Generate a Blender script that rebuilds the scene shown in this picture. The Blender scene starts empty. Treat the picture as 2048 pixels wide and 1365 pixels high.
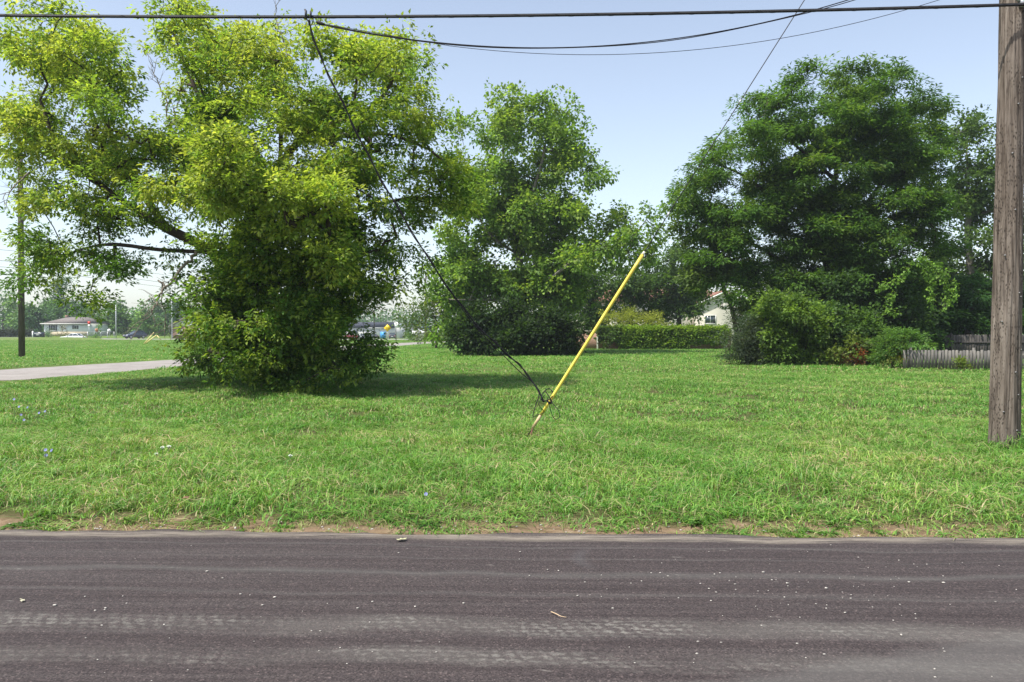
import bpy, math, random
import numpy as np
from mathutils import Vector, Matrix, Euler

random.seed(7)
RNG = np.random.default_rng(11)
S = bpy.context.scene
COL = S.collection
R = math.radians

# ------------------------------------------------------------------ camera, sky, sun, exposure
CAMZ = 1.6
PITCH = math.atan(20.5 / 1593.0)
cam_d = bpy.data.cameras.new('camera')
cam_d.sensor_width = 36.0
cam_d.lens = 28.0
cam_d.clip_start = 0.1
cam_d.clip_end = 6000
cam = bpy.data.objects.new('camera', cam_d)
COL.objects.link(cam)
cam.location = (0, 0, CAMZ)
cam.rotation_euler = (math.pi / 2 - PITCH, 0, 0)
S.camera = cam

SUN_EL, SUN_AZ = R(60), R(236)          # azimuth clockwise from +Y: from the left, behind the camera
world = bpy.data.worlds.new('World')
S.world = world
world.use_nodes = True
wn = world.node_tree
wn.nodes.clear()
sky = wn.nodes.new('ShaderNodeTexSky')
sky.sky_type = 'NISHITA'
sky.sun_disc = False
sky.sun_elevation = SUN_EL
sky.sun_rotation = SUN_AZ
sky.altitude = 200
sky.air_density = 1.02
sky.dust_density = 1.4
sky.ozone_density = 1.0
bg = wn.nodes.new('ShaderNodeBackground')
bg.inputs[1].default_value = 0.15
wo = wn.nodes.new('ShaderNodeOutputWorld')
hsv = wn.nodes.new('ShaderNodeHueSaturation')
hsv.inputs['Saturation'].default_value = 0.70
wn.links.new(sky.outputs[0], hsv.inputs['Color'])
wn.links.new(hsv.outputs[0], bg.inputs[0])
wn.links.new(bg.outputs[0], wo.inputs[0])

sun_d = bpy.data.lights.new('sun', 'SUN')
sun_d.energy = 4.7
sun_d.angle = R(0.5)
sun_d.color = (1.0, 0.955, 0.88)
sun = bpy.data.objects.new('sun', sun_d)
COL.objects.link(sun)
to_sun = Vector((math.sin(SUN_AZ) * math.cos(SUN_EL), math.cos(SUN_AZ) * math.cos(SUN_EL), math.sin(SUN_EL)))
sun.rotation_euler = to_sun.to_track_quat('Z', 'Y').to_euler()
sun.location = to_sun * 50

S.view_settings.view_transform = 'Standard'
S.view_settings.look = 'None'
S.view_settings.exposure = 0.62
S.view_settings.gamma = 1.0
S.view_settings.use_curve_mapping = False
S.render.engine = 'CYCLES'
S.cycles.max_bounces = 10
S.cycles.diffuse_bounces = 6
S.cycles.glossy_bounces = 2
S.cycles.transmission_bounces = 4
S.cycles.transparent_max_bounces = 8
S.cycles.volume_bounces = 0
S.cycles.use_denoising = True
S.cycles.denoiser = 'OPENIMAGEDENOISE'
S.cycles.denoising_input_passes = 'RGB_ALBEDO_NORMAL'
S.cycles.denoising_prefilter = 'ACCURATE'

# ------------------------------------------------------------------ where a point of the place lies
F = 1593.0
def P(px, py, Y):
    """point at depth Y seen in direction (px, py) of the 2048 px photograph"""
    u, v = (px - 1024) / F, (682.5 - py) / F
    dy = math.cos(PITCH) + v * math.sin(PITCH)
    dz = -math.sin(PITCH) + v * math.cos(PITCH)
    t = Y / dy
    return np.array((u * t, Y, CAMZ + dz * t))
def G(px, py, z=0.0):
    u, v = (px - 1024) / F, (682.5 - py) / F
    dy = math.cos(PITCH) + v * math.sin(PITCH)
    dz = -math.sin(PITCH) + v * math.cos(PITCH)
    t = (z - CAMZ) / dz
    return np.array((u * t, dy * t, z))
def M(px_len, Y):
    return px_len * Y / F
def ss(a, b, x):
    t = np.clip((np.asarray(x, float) - a) / (b - a), 0, 1)
    return t * t * (3 - 2 * t)

ROAD_T = math.atan(-0.030)               # near road runs slightly off the X axis
RC, RS = math.cos(ROAD_T), math.sin(ROAD_T)
EDGE = 6.42                              # far edge of the near road at X = 0
def road_v(x, y):                        # signed distance beyond the far road edge
    return (y - EDGE) * RC - x * RS
def terrain(x, y):
    x = np.asarray(x, float); y = np.asarray(y, float)
    berm = 0.38 * np.exp(-((y - 150) / 7.0) ** 2) - 0.45 * np.exp(-((y - 161) / 4.0) ** 2)
    z = (berm + 0.5 * ss(163, 172, y)) * ss(-76, -82, x)
    z = z - 0.8 * ss(150, 240, y) * ss(-78, -66, x)
    v = road_v(x, y)
    z = z - 0.07 * (1 - ss(-0.05, 0.55, v))
    lump = 0.035 * np.sin(x * 0.9 + 1.3) * np.sin(y * 0.7) + 0.02 * np.sin(x * 2.1 + y * 1.7)
    return z + lump * ss(0.3, 2.0, v) * (1 - ss(20, 40, y))

# ------------------------------------------------------------------ materials
def new_mat(name):
    m = bpy.data.materials.new(name)
    m.use_nodes = True
    nt = m.node_tree
    return m, nt, nt.nodes['Principled BSDF'], nt.nodes['Material Output']
def nd(nt, typ, **kw):
    n = nt.nodes.new(typ)
    for k, v in kw.items():
        if k.startswith('i_'):
            key = k[2:]
            n.inputs[int(key) if key.isdigit() else key].default_value = v
        else:
            setattr(n, k, v)
    return n
def ramp(nt, src, stops, interp='LINEAR'):
    r = nt.nodes.new('ShaderNodeValToRGB')
    cr = r.color_ramp
    cr.interpolation = interp
    while len(cr.elements) < len(stops):
        cr.elements.new(0.5)
    for e, (p, c) in zip(cr.elements, stops):
        e.position = p
        e.color = (*c, 1) if len(c) == 3 else c
    nt.links.new(src, r.inputs[0])
    return r
def mixc(nt, fac, a, b, mode='MIX'):
    n = nt.nodes.new('ShaderNodeMix')
    n.data_type = 'RGBA'
    n.blend_type = mode
    for sock, val in ((n.inputs[0], fac), (n.inputs[6], a), (n.inputs[7], b)):
        if hasattr(val, 'is_linked'):
            nt.links.new(val, sock)
        elif isinstance(val, (int, float)):
            sock.default_value = val
        else:
            sock.default_value = (*val, 1)
    return n.outputs[2]
def math_n(nt, op, a, b=None, c=None, clamp=False):
    n = nt.nodes.new('ShaderNodeMath')
    n.operation = op
    n.use_clamp = clamp
    for i, v in enumerate((a, b, c)):
        if v is None:
            continue
        if hasattr(v, 'is_linked'):
            nt.links.new(v, n.inputs[i])
        else:
            n.inputs[i].default_value = v
    return n.outputs[0]
def noise(nt, vec, scale, detail=4, rough=0.55, loc=None, scl=None):
    if loc is not None or scl is not None:
        mp = nt.nodes.new('ShaderNodeMapping')
        if loc: mp.inputs['Location'].default_value = loc
        if scl: mp.inputs['Scale'].default_value = scl
        nt.links.new(vec, mp.inputs['Vector'])
        vec = mp.outputs[0]
    n = nt.nodes.new('ShaderNodeTexNoise')
    n.inputs['Scale'].default_value = scale
    n.inputs['Detail'].default_value = detail
    n.inputs['Roughness'].default_value = rough
    nt.links.new(vec, n.inputs['Vector'])
    return n.outputs[0]
def bump(nt, bsdf, h, strength=0.3, dist=0.02):
    b = nt.nodes.new('ShaderNodeBump')
    b.inputs['Strength'].default_value = strength
    b.inputs['Distance'].default_value = dist
    nt.links.new(h, b.inputs['Height'])
    nt.links.new(b.outputs[0], bsdf.inputs['Normal'])
def flat_mat(name, col, rough=0.6, metal=0.0, var=0.18, scale=6.0, spec=0.5):
    m, nt, b, o = new_mat(name)
    g = nd(nt, 'ShaderNodeTexCoord')
    f = noise(nt, g.outputs['Object'], scale, 5, 0.6)
    lo = tuple(c * (1 - var) for c in col); hi = tuple(min(1, c * (1 + var)) for c in col)
    r = ramp(nt, f, [(0.3, lo), (0.7, hi)])
    nt.links.new(r.outputs[0], b.inputs['Base Color'])
    b.inputs['Roughness'].default_value = rough
    b.inputs['Metallic'].default_value = metal
    b.inputs['Specular IOR Level'].default_value = spec
    return m
def leaf_mat(name, trans=0.54, rough=0.5, spec=0.25, glow=(1.25, 1.25, 0.55)):
    """leaf colour comes from the leaf's own 'tint'; light passes through the blade"""
    m, nt, b, o = new_mat(name)
    a = nd(nt, 'ShaderNodeAttribute', attribute_name='tint')
    nt.links.new(a.outputs['Color'], b.inputs['Base Color'])
    b.inputs['Roughness'].default_value = rough
    b.inputs['Specular IOR Level'].default_value = spec
    t = nd(nt, 'ShaderNodeBsdfTranslucent')
    tc = mixc(nt, 1.0, a.outputs['Color'], glow, 'MULTIPLY')
    nt.links.new(tc, t.inputs[0])
    mx = nd(nt, 'ShaderNodeMixShader')
    mx.inputs[0].default_value = trans
    nt.links.new(b.outputs[0], mx.inputs[1])
    nt.links.new(t.outputs[0], mx.inputs[2])
    nt.links.new(mx.outputs[0], o.inputs[0])
    return m
def bark_mat(name, lo, hi, scl=(14, 14, 3)):
    m, nt, b, o = new_mat(name)
    g = nd(nt, 'ShaderNodeNewGeometry')
    f = noise(nt, g.outputs['Position'], 1.0, 6, 0.65, scl=scl)
    r = ramp(nt, f, [(0.32, lo), (0.68, hi)])
    nt.links.new(r.outputs[0], b.inputs['Base Color'])
    b.inputs['Roughness'].default_value = 0.9
    b.inputs['Specular IOR Level'].default_value = 0.15
    bump(nt, b, f, 0.6, 0.03)
    return m

# ------------------------------------------------------------------ mesh building
class MB:
    def __init__(self):
        self.v = []; self.f = []; self.n = 0; self.t = []
    def add(self, verts, faces, tint=None):
        verts = np.asarray(verts, float).reshape(-1, 3)
        if isinstance(faces, np.ndarray):
            self.f.append(faces + self.n)
        else:
            by = {}
            for q in faces: by.setdefault(len(q), []).append(q)
            for q in by.values(): self.f.append(np.array(q) + self.n)
        self.v.append(verts)
        if tint is not None: self.t.append(np.asarray(tint, float).reshape(-1, 3))
        self.n += len(verts)
        return self
    def box(self, c, s, rz=0.0, rot=None):
        h = np.array(s) / 2
        p = np.array([(x, y, z) for x in (-1, 1) for y in (-1, 1) for z in (-1, 1)]) * h
        if rot is not None: p = p @ np.array(Euler(rot).to_matrix()).T
        if rz: p = p @ np.array(Matrix.Rotation(rz, 3, 'Z')).T
        return self.add(p + np.array(c), np.array([(0, 1, 3, 2), (4, 6, 7, 5), (0, 4, 5, 1), (2, 3, 7, 6), (0, 2, 6, 4), (1, 5, 7, 3)]))
    def tube(self, pts, rad, sides=8, cap=True):
        pts = np.asarray(pts, float); n = len(pts)
        rad = np.full(n, rad, float) if np.isscalar(rad) else np.asarray(rad, float)
        tg = np.gradient(pts, axis=0)
        tg /= np.linalg.norm(tg, axis=1)[:, None] + 1e-12
        ref = np.array((0, 0, 1.0)) if abs(tg[0][2]) < 0.9 else np.array((1.0, 0, 0))
        u = np.cross(tg, ref); 
        bad = np.linalg.norm(u, axis=1) < 1e-3
        u[bad] = np.cross(tg[bad], (0.3, 1, 0.2))
        u /= np.linalg.norm(u, axis=1)[:, None]
        w = np.cross(tg, u)
        a = np.arange(sides) * 2 * np.pi / sides
        ring = (u[:, None, :] * np.cos(a)[None, :, None] + w[:, None, :] * np.sin(a)[None, :, None]) * rad[:, None, None] + pts[:, None, :]
        i = np.arange(n - 1)[:, None] * sides; j = np.arange(sides)[None, :]; k = (j + 1) % sides
        q = np.stack([i + j, i + k, i + sides + k, i + sides + j], -1).reshape(-1, 4)
        self.add(ring.reshape(-1, 3), q)
        if cap:
            base = self.n - n * sides
            self.f.append(np.array([list(range(base + sides - 1, base - 1, -1))]))
            self.f.append(np.array([list(range(self.n - sides, self.n))]))
        return self
    def prism(self, poly, y0, y1, taper=1.0):
        """side outline (x, z) closed, carried across from y0 to y1"""
        k = len(poly); p = np.array(poly, float)
        a = np.column_stack([p[:, 0], np.full(k, y0), p[:, 1]]); b = np.column_stack([p[:, 0], np.full(k, y1), p[:, 1]])
        f = [tuple(range(k)), tuple(range(2 * k - 1, k - 1, -1))] + [(i, i + k, (i + 1) % k + k, (i + 1) % k) for i in range(k)]
        return self.add(np.vstack([a, b]), f)
    def xf(self, mat):
        m = np.array(mat); self.v = [v @ m[:3, :3].T + m[:3, 3] for v in self.v]; return self
    def mesh(self, name, mat, smooth=False):
        me = bpy.data.meshes.new(name)
        v = np.vstack(self.v)
        me.vertices.add(len(v)); me.vertices.foreach_set('co', v.astype(np.float32).ravel())
        li = np.concatenate([f.ravel() for f in self.f]); sz = np.concatenate([np.full(len(f), f.shape[1]) for f in self.f])
        me.loops.add(len(li)); me.loops.foreach_set('vertex_index', li.astype(np.int32))
        me.polygons.add(len(sz))
        st = np.concatenate([[0], np.cumsum(sz)[:-1]])
        me.polygons.foreach_set('loop_start', st.astype(np.int32))
        me.polygons.foreach_set('loop_total', sz.astype(np.int32))
        if smooth: me.polygons.foreach_set('use_smooth', np.ones(len(sz), bool))
        if self.t:
            at = me.attributes.new('tint', 'FLOAT_COLOR', 'POINT')
            t = np.vstack(self.t)
            at.data.foreach_set('color', np.column_stack([t, np.ones(len(t))]).astype(np.float32).ravel())
        me.update(calc_edges=True)
        me.validate()
        for mm in (mat if isinstance(mat, (list, tuple)) else [mat]): me.materials.append(mm)
        return me
    def build(self, name, mat, parent=None, smooth=False, kind=None, label=None):
        o = bpy.data.objects.new(name, self.mesh(name, mat, smooth))
        COL.objects.link(o)
        if parent is not None: o.parent = parent
        if kind: o['kind'] = kind
        if label: o['label'] = label
        return o

def thing(name, label, cat, loc=(0, 0, 0), rz=0.0, group=None):
    o = bpy.data.objects.new(name, None)
    o.empty_display_size = 0.2
    COL.objects.link(o)
    o.location = tuple(float(c) for c in loc); o.rotation_euler = (0, 0, rz)
    o['label'] = label; o['category'] = cat
    if group: o['group'] = group
    return o
def tag(o, label, cat, group=None):
    o['label'] = label; o['category'] = cat
    if group: o['group'] = group
    return o
def copy_tree(o, parent=None):
    c = o.copy(); COL.objects.link(c)
    if parent is not None: c.parent = parent
    for ch in list(o.children): copy_tree(ch, c)
    return c
def bevel(o, w, seg=2):
    m = o.modifiers.new('bevel', 'BEVEL'); m.width = w; m.segments = seg; m.limit_method = 'ANGLE'; m.angle_limit = R(30)
    return o

# ------------------------------------------------------------------ ground, roads
def ground_material():
    m, nt, b, o = new_mat('lawn_soil')
    g = nd(nt, 'ShaderNodeNewGeometry')
    pos = g.outputs['Position']
    n1 = noise(nt, pos, 0.22, 5, 0.6)
    n2 = noise(nt, pos, 2.6, 5, 0.7)
    n3 = noise(nt, pos, 30.0, 4, 0.7)
    grass = ramp(nt, n1, [(0.3, (0.078, 0.165, 0.030)), (0.5, (0.100, 0.195, 0.036)), (0.72, (0.145, 0.210, 0.055))]).outputs[0]
    grass = mixc(nt, n2, grass, (0.115, 0.195, 0.034))
    grass = mixc(nt, 0.6, grass, ramp(nt, n3, [(0.3, (0.45, 0.5, 0.4)), (0.7, (1.3, 1.25, 1.2))]).outputs[0], 'MULTIPLY')
    dirt = ramp(nt, noise(nt, pos, 9.0, 6, 0.7), [(0.3, (0.12, 0.080, 0.048)), (0.55, (0.20, 0.140, 0.088)), (0.75, (0.29, 0.225, 0.15))]).outputs[0]
    sx = nd(nt, 'ShaderNodeSeparateXYZ'); nt.links.new(pos, sx.inputs[0])
    v = math_n(nt, 'ADD', math_n(nt, 'MULTIPLY', math_n(nt, 'SUBTRACT', sx.outputs[1], EDGE), RC), math_n(nt, 'MULTIPLY', sx.outputs[0], -RS))
    v = math_n(nt, 'ADD', v, math_n(nt, 'MULTIPLY', math_n(nt, 'SUBTRACT', n2, 0.5), 0.9))
    df = ramp(nt, v, [(0.20, (1, 1, 1)), (0.45, (0, 0, 0))]).outputs[0]
    # soil under the near turf, seen only between the blades
    soil = mixc(nt, n2, (0.075, 0.062, 0.030), (0.060, 0.075, 0.022))
    near = ramp(nt, math_n(nt, 'MULTIPLY', sx.outputs[1], 0.01), [(0.22, (1, 1, 1)), (0.5, (0, 0, 0))]).outputs[0]
    grass = mixc(nt, near, grass, soil)
    # dry band in the field along the far road
    dry = ramp(nt, math_n(nt, 'MULTIPLY', sx.outputs[1], 0.005), [(0.44, (0, 0, 0)), (0.6, (1, 1, 1)), (0.78, (0.3, 0.3, 0.3))]).outputs[0]
    grass = mixc(nt, math_n(nt, 'MULTIPLY', dry, n1), grass, (0.17, 0.145, 0.062))
    col = mixc(nt, df, grass, dirt)
    nt.links.new(col, b.inputs['Base Color'])
    b.inputs['Roughness'].default_value = 0.95
    b.inputs['Specular IOR Level'].default_value = 0.1
    bump(nt, b, n3, 0.5, 0.03)
    return m
xs = np.concatenate([-np.geomspace(900, 32, 18), np.arange(-30, 30.1, 0.6), np.geomspace(32, 900, 18)])
xs = np.sort(np.concatenate([xs, np.arange(-120, -31, 4.0)]))
ys = np.concatenate([[-600, -200, -60, -20, -8, -2, 3], np.arange(5.2, 30, 0.18), np.arange(30, 130, 3), np.arange(130, 180, 1.5), np.arange(180, 260, 8), np.geomspace(270, 900, 10)])
X, Y = np.meshgrid(xs, ys)
Z = terrain(X, Y)
nx, ny = len(xs), len(ys)
idx = np.arange(nx * ny).reshape(ny, nx)
quad = np.stack([idx[:-1, :-1], idx[:-1, 1:], idx[1:, 1:], idx[1:, :-1]], -1).reshape(-1, 4)
MB().add(np.stack([X, Y, Z], -1), quad).build('ground', ground_material(), smooth=True, kind='structure')

def asphalt_material():
    m, nt, b, o = new_mat('fresh_asphalt')
    tc = nd(nt, 'ShaderNodeTexCoord')
    ob = tc.outputs['Object']                       # x along the road, y across it, far edge at y = 0
    sx = nd(nt, 'ShaderNodeSeparateXYZ'); nt.links.new(ob, sx.inputs[0])
    x, y = sx.outputs[0], sx.outputs[1]
    def sat(v): return math_n(nt, 'MULTIPLY', v, 1.0, clamp=True)
    def band(v, c, w):                              # 1 at c, 0 beyond w
        return math_n(nt, 'SUBTRACT', 1.0, math_n(nt, 'DIVIDE', math_n(nt, 'ABSOLUTE', math_n(nt, 'SUBTRACT', v, c)), w), clamp=True)
    def thr(v, a, bb): return ramp(nt, v, [(a, (0, 0, 0)), (bb, (1, 1, 1))]).outputs[0]
    n_st = noise(nt, ob, 1.0, 7, 0.65, scl=(0.16, 9.0, 1))
    n_st2 = noise(nt, ob, 1.0, 5, 0.6, scl=(0.9, 34.0, 1), loc=(3, 7, 0))
    base = ramp(nt, n_st, [(0.30, (0.040, 0.031, 0.0305)), (0.50, (0.050, 0.040, 0.0395)), (0.68, (0.066, 0.056, 0.054))]).outputs[0]
    base = mixc(nt, 0.55, base, ramp(nt, n_st2, [(0.35, (0.72, 0.70, 0.72)), (0.65, (1.28, 1.28, 1.26))]).outputs[0], 'MULTIPLY')
    # aggregate
    vo = nd(nt, 'ShaderNodeTexVoronoi'); vo.inputs['Scale'].default_value = 120; nt.links.new(ob, vo.inputs['Vector'])
    agg = nd(nt, 'ShaderNodeSeparateColor'); nt.links.new(vo.outputs['Color'], agg.inputs[0])
    base = mixc(nt, 0.8, base, ramp(nt, agg.outputs[0], [(0.0, (0.45, 0.44, 0.45)), (0.5, (0.95, 0.95, 0.95)), (0.93, (1.35, 1.33, 1.3)), (1.0, (2.6, 2.5, 2.4))]).outputs[0], 'MULTIPLY')
    coarse = noise(nt, ob, 45.0, 4, 0.75)
    base = mixc(nt, 0.8, base, ramp(nt, noise(nt, ob, 95.0, 3, 0.8), [(0.35, (0.60, 0.58, 0.58)), (0.65, (1.42, 1.42, 1.40))]).outputs[0], 'MULTIPLY')
    base = mixc(nt, 0.6, base, ramp(nt, coarse, [(0.35, (0.62, 0.62, 0.62)), (0.65, (1.35, 1.35, 1.35))]).outputs[0], 'MULTIPLY')
    # pale tyre tread prints of dust
    wob = math_n(nt, 'ADD', y, math_n(nt, 'MULTIPLY', math_n(nt, 'SUBTRACT', noise(nt, ob, 0.5, 3, 0.6), 0.5), 0.42))
    nz = noise(nt, ob, 6.0, 4, 0.7)
    s1 = math_n(nt, 'SINE', math_n(nt, 'ADD', math_n(nt, 'ADD', math_n(nt, 'MULTIPLY', x, 74.0), math_n(nt, 'MULTIPLY', y, 38.0)), math_n(nt, 'MULTIPLY', nz, 16.0)))
    s2 = math_n(nt, 'SINE', math_n(nt, 'ADD', math_n(nt, 'MULTIPLY', y, 112.0), math_n(nt, 'MULTIPLY', noise(nt, ob, 3.0, 3, 0.6), 14.0)))
    lug = math_n(nt, 'ADD', math_n(nt, 'MULTIPLY', math_n(nt, 'ADD', s1, s2), 0.10), math_n(nt, 'ADD', 0.5, math_n(nt, 'MULTIPLY', math_n(nt, 'SUBTRACT', noise(nt, ob, 34.0, 5, 0.8), 0.5), 1.6)))
    lug = thr(lug, 0.44, 0.72)
    gate = thr(noise(nt, ob, 1.0, 5, 0.7, scl=(0.7, 1.6, 1), loc=(5.3, 1.2, 0)), 0.34, 0.60)
    prints = None
    for c, w, s in ((-2.06, 0.20, 1.0), (-2.50, 0.16, 0.85)):
        bnd = math_n(nt, 'MULTIPLY', thr(band(wob, c, w), 0.15, 0.75), s)
        prints = bnd if prints is None else math_n(nt, 'MAXIMUM', prints, bnd)
    film = math_n(nt, 'MULTIPLY', math_n(nt, 'MULTIPLY', prints, thr(noise(nt, ob, 0.45, 4, 0.6, loc=(1, 9, 0)), 0.36, 0.58)), math_n(nt, 'ADD', 0.3, math_n(nt, 'MULTIPLY', noise(nt, ob, 14, 5, 0.8), 0.8)))
    prints = math_n(nt, 'MULTIPLY', math_n(nt, 'MULTIPLY', prints, gate), math_n(nt, 'ADD', 0.08, math_n(nt, 'MULTIPLY', lug, 0.95)))
    pale = math_n(nt, 'MAXIMUM', math_n(nt, 'MULTIPLY', film, 0.42), prints)
    base = mixc(nt, math_n(nt, 'MULTIPLY', pale, 0.8, clamp=True), base, (0.20, 0.19, 0.168))
    # smooth wheel track streaks
    for c, w, s in ((-0.42, 0.03, 0.30), (-1.08, 0.08, 0.40), (-1.52, 0.04, 0.2), (-0.72, 0.02, 0.22)):
        f = math_n(nt, 'MULTIPLY', math_n(nt, 'MULTIPLY', band(wob, c, w), s), math_n(nt, 'ADD', 0.35, n_st2))
        base = mixc(nt, f, base, (0.125, 0.122, 0.112))
    # dusty band along the edge
    ed = math_n(nt, 'ADD', y, math_n(nt, 'MULTIPLY', math_n(nt, 'SUBTRACT', noise(nt, ob, 1.4, 4, 0.6, scl=(0.5, 1, 1)), 0.5), 0.30))
    dust = math_n(nt, 'MULTIPLY', thr(band(ed, -0.15, 0.14), 0.05, 0.9), thr(noise(nt, ob, 1.0, 7, 0.8, scl=(1.6, 22, 1), loc=(2, 2, 0)), 0.37, 0.60))
    dust = math_n(nt, 'MULTIPLY', dust, thr(noise(nt, ob, 0.35, 3, 0.5, loc=(8, 0, 0)), 0.22, 0.42))
    base = mixc(nt, math_n(nt, 'MULTIPLY', dust, 0.85), base, (0.29, 0.25, 0.20))
    # sparse dusty blots, stretched along the travel
    blot = math_n(nt, 'MULTIPLY', thr(noise(nt, ob, 1.0, 3, 0.5, scl=(5.5, 17, 1), loc=(13, 4, 0)), 0.68, 0.76), thr(noise(nt, ob, 28, 4, 0.8), 0.35, 0.6))
    base = mixc(nt, math_n(nt, 'MULTIPLY', blot, 0.55), base, (0.30, 0.28, 0.25))
    # scuffed arc of a turning wheel
    dx = math_n(nt, 'SUBTRACT', x, 0.84); dy = math_n(nt, 'SUBTRACT', y, -0.72)
    rr = math_n(nt, 'SQRT', math_n(nt, 'ADD', math_n(nt, 'MULTIPLY', dx, dx), math_n(nt, 'MULTIPLY', dy, dy)))
    arc = math_n(nt, 'MULTIPLY', thr(band(rr, 0.33, 0.085), 0.0, 1.0), thr(math_n(nt, 'SUBTRACT', 0.62, x), 0.0, 0.3))
    base = mixc(nt, math_n(nt, 'MULTIPLY', arc, 0.38), base, (0.16, 0.165, 0.17))
    # older grey paving showing in the nearest corner
    old = math_n(nt, 'ADD', math_n(nt, 'SUBTRACT', math_n(nt, 'MULTIPLY', x, 0.36), 0.72), math_n(nt, 'MULTIPLY', math_n(nt, 'ADD', y, 2.32), -1.0))
    old = thr(math_n(nt, 'ADD', old, math_n(nt, 'MULTIPLY', math_n(nt, 'SUBTRACT', noise(nt, ob, 3, 5, 0.7), 0.5), 0.25)), 0.0, 0.12)
    base = mixc(nt, math_n(nt, 'MULTIPLY', old, 0.45), base, mixc(nt, coarse, (0.07, 0.066, 0.062), (0.16, 0.153, 0.142)))
    nt.links.new(base, b.inputs['Base Color'])
    b.inputs['Roughness'].default_value = 0.86
    b.inputs['Specular IOR Level'].default_value = 0.25
    h = math_n(nt, 'ADD', math_n(nt, 'MULTIPLY', agg.outputs[0], 0.5), coarse)
    bump(nt, b, h, 0.55, 0.006)
    return m
road = MB()
rx = np.concatenate([np.arange(-90, -14, 4.0), np.arange(-14, 14.01, 0.16), np.arange(18, 91, 4.0)])
wig = 0.035 * np.sin(rx * 1.7) + 0.025 * np.sin(rx * 4.3 + 1) + 0.012 * np.sin(rx * 11 + 2)
wig += 0.05 * (RNG.random(len(rx)) - .6) * (RNG.random(len(rx)) > .4)
k = len(rx)
rv = np.vstack([np.column_stack([rx, np.full(k, -9.0), np.zeros(k)]), np.column_stack([rx, wig - 0.06, np.zeros(k)]), np.column_stack([rx, wig, np.full(k, -0.012)]), np.column_stack([rx, wig + 0.012, np.full(k, -0.07)])])
i = np.arange(k - 1)
road.add(rv, np.vstack([np.column_stack([r * k + i, r * k + i + 1, (r + 1) * k + i + 1, (r + 1) * k + i]) for r in range(3)]))
ro = road.build('road', asphalt_material(), kind='structure')
ro.location = (0, EDGE, -0.028); ro.rotation_euler = (0, 0, ROAD_T)
def road_pt(px, py, dz=0.0):
    p = G(px, py, -0.028 + dz); return p

def worn_material(name, lo, hi):
    m, nt, b, o = new_mat(name)
    g = nd(nt, 'ShaderNodeNewGeometry')
    f = noise(nt, g.outputs['Position'], 0.7, 7, 0.7)
    f2 = noise(nt, g.outputs['Position'], 7, 4, 0.7)
    c = mixc(nt, 0.5, ramp(nt, f, [(0.3, lo), (0.7, hi)]).outputs[0], ramp(nt, f2, [(0.3, (0.7, 0.7, 0.7)), (0.7, (1.2, 1.2, 1.2))]).outputs[0], 'MULTIPLY')
    nt.links.new(c, b.inputs['Base Color'])
    b.inputs['Roughness'].default_value = 0.9
    return m
def strip(name, left, right, mat, lift=0.03):
    """ribbon on the ground between two lists of (x, y)"""
    l = np.array(left, float); r = np.array(right, float)
    def fine(a):
        t = np.linspace(0, len(a) - 1, (len(a) - 1) * 12 + 1); q = np.arange(len(a))
        return np.column_stack([np.interp(t, q, a[:, 0]), np.interp(t, q, a[:, 1])])
    l, r = fine(l), fine(r); n = len(l); cols = 6
    pts = np.stack([l + (r - l) * c / (cols - 1) for c in range(cols)], 1)
    e = RNG.normal(0, 0.08, (n, 2)); pts[:, 0, 0] += e[:, 0]; pts[:, -1, 0] += e[:, 1]
    z = terrain(pts[..., 0], pts[..., 1]) + lift
    z[:, 0] -= lift + 0.02; z[:, -1] -= lift + 0.02
    v = np.concatenate([pts, z[..., None]], -1)
    ii = np.arange(n * cols).reshape(n, cols)
    f = np.stack([ii[:-1, :-1], ii[:-1, 1:], ii[1:, 1:], ii[1:, :-1]], -1).reshape(-1, 4)
    return MB().add(v, f).build(name, mat, kind='structure')
street_near = [(-17.3, 6.6), (-15.6, 24), (-14.55, 36), (-12.9, 73), (-9.3, 106), (-3, 150)]     # lawn side edge
street_far = [(-24.5, 7.2), (-21.6, 32.7), (-18.9, 46), (-17.9, 90), (-12.6, 116), (-7, 152)]
strip('side_street', street_far, street_near, worn_material('worn_pavement', (0.20, 0.178, 0.16), (0.30, 0.272, 0.248)))
strip('concrete_path', [(-10.4, 96), (-8.4, 104), (-6.5, 112)], [(-9.8, 95.5), (-7.4, 103.5), (-5.3, 111.5)], worn_material('path_concrete', (0.42, 0.39, 0.34), (0.55, 0.52, 0.47)), 0.035)
strip('far_road', [(-240, 166), (-78, 158), (-40, 152), (20, 150)], [(-240, 156), (-78, 149), (-40, 143), (20, 141)], worn_material('far_asphalt', (0.20, 0.19, 0.18), (0.29, 0.27, 0.25)), 0.04)
def street_x(y):
    a = np.array(street_near); c = np.array(street_far)
    return np.interp(y, c[:, 1], c[:, 0]), np.interp(y, a[:, 1], a[:, 0])

# ------------------------------------------------------------------ summer haze
hz = bpy.data.materials.new('haze_air'); hz.use_nodes = True
hz.node_tree.nodes.clear()
hv = hz.node_tree.nodes.new('ShaderNodeVolumePrincipled'); hv.inputs['Color'].default_value = (0.84, 0.91, 1.0, 1); hv.inputs['Density'].default_value = 0.00036; hv.inputs['Anisotropy'].default_value = 0.2
hz.node_tree.links.new(hv.outputs[0], hz.node_tree.nodes.new('ShaderNodeOutputMaterial').inputs['Volume'])
MB().box((0, 150, 10.25), (1900, 1600, 24.5)).build('haze', hz, kind='stuff')

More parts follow.
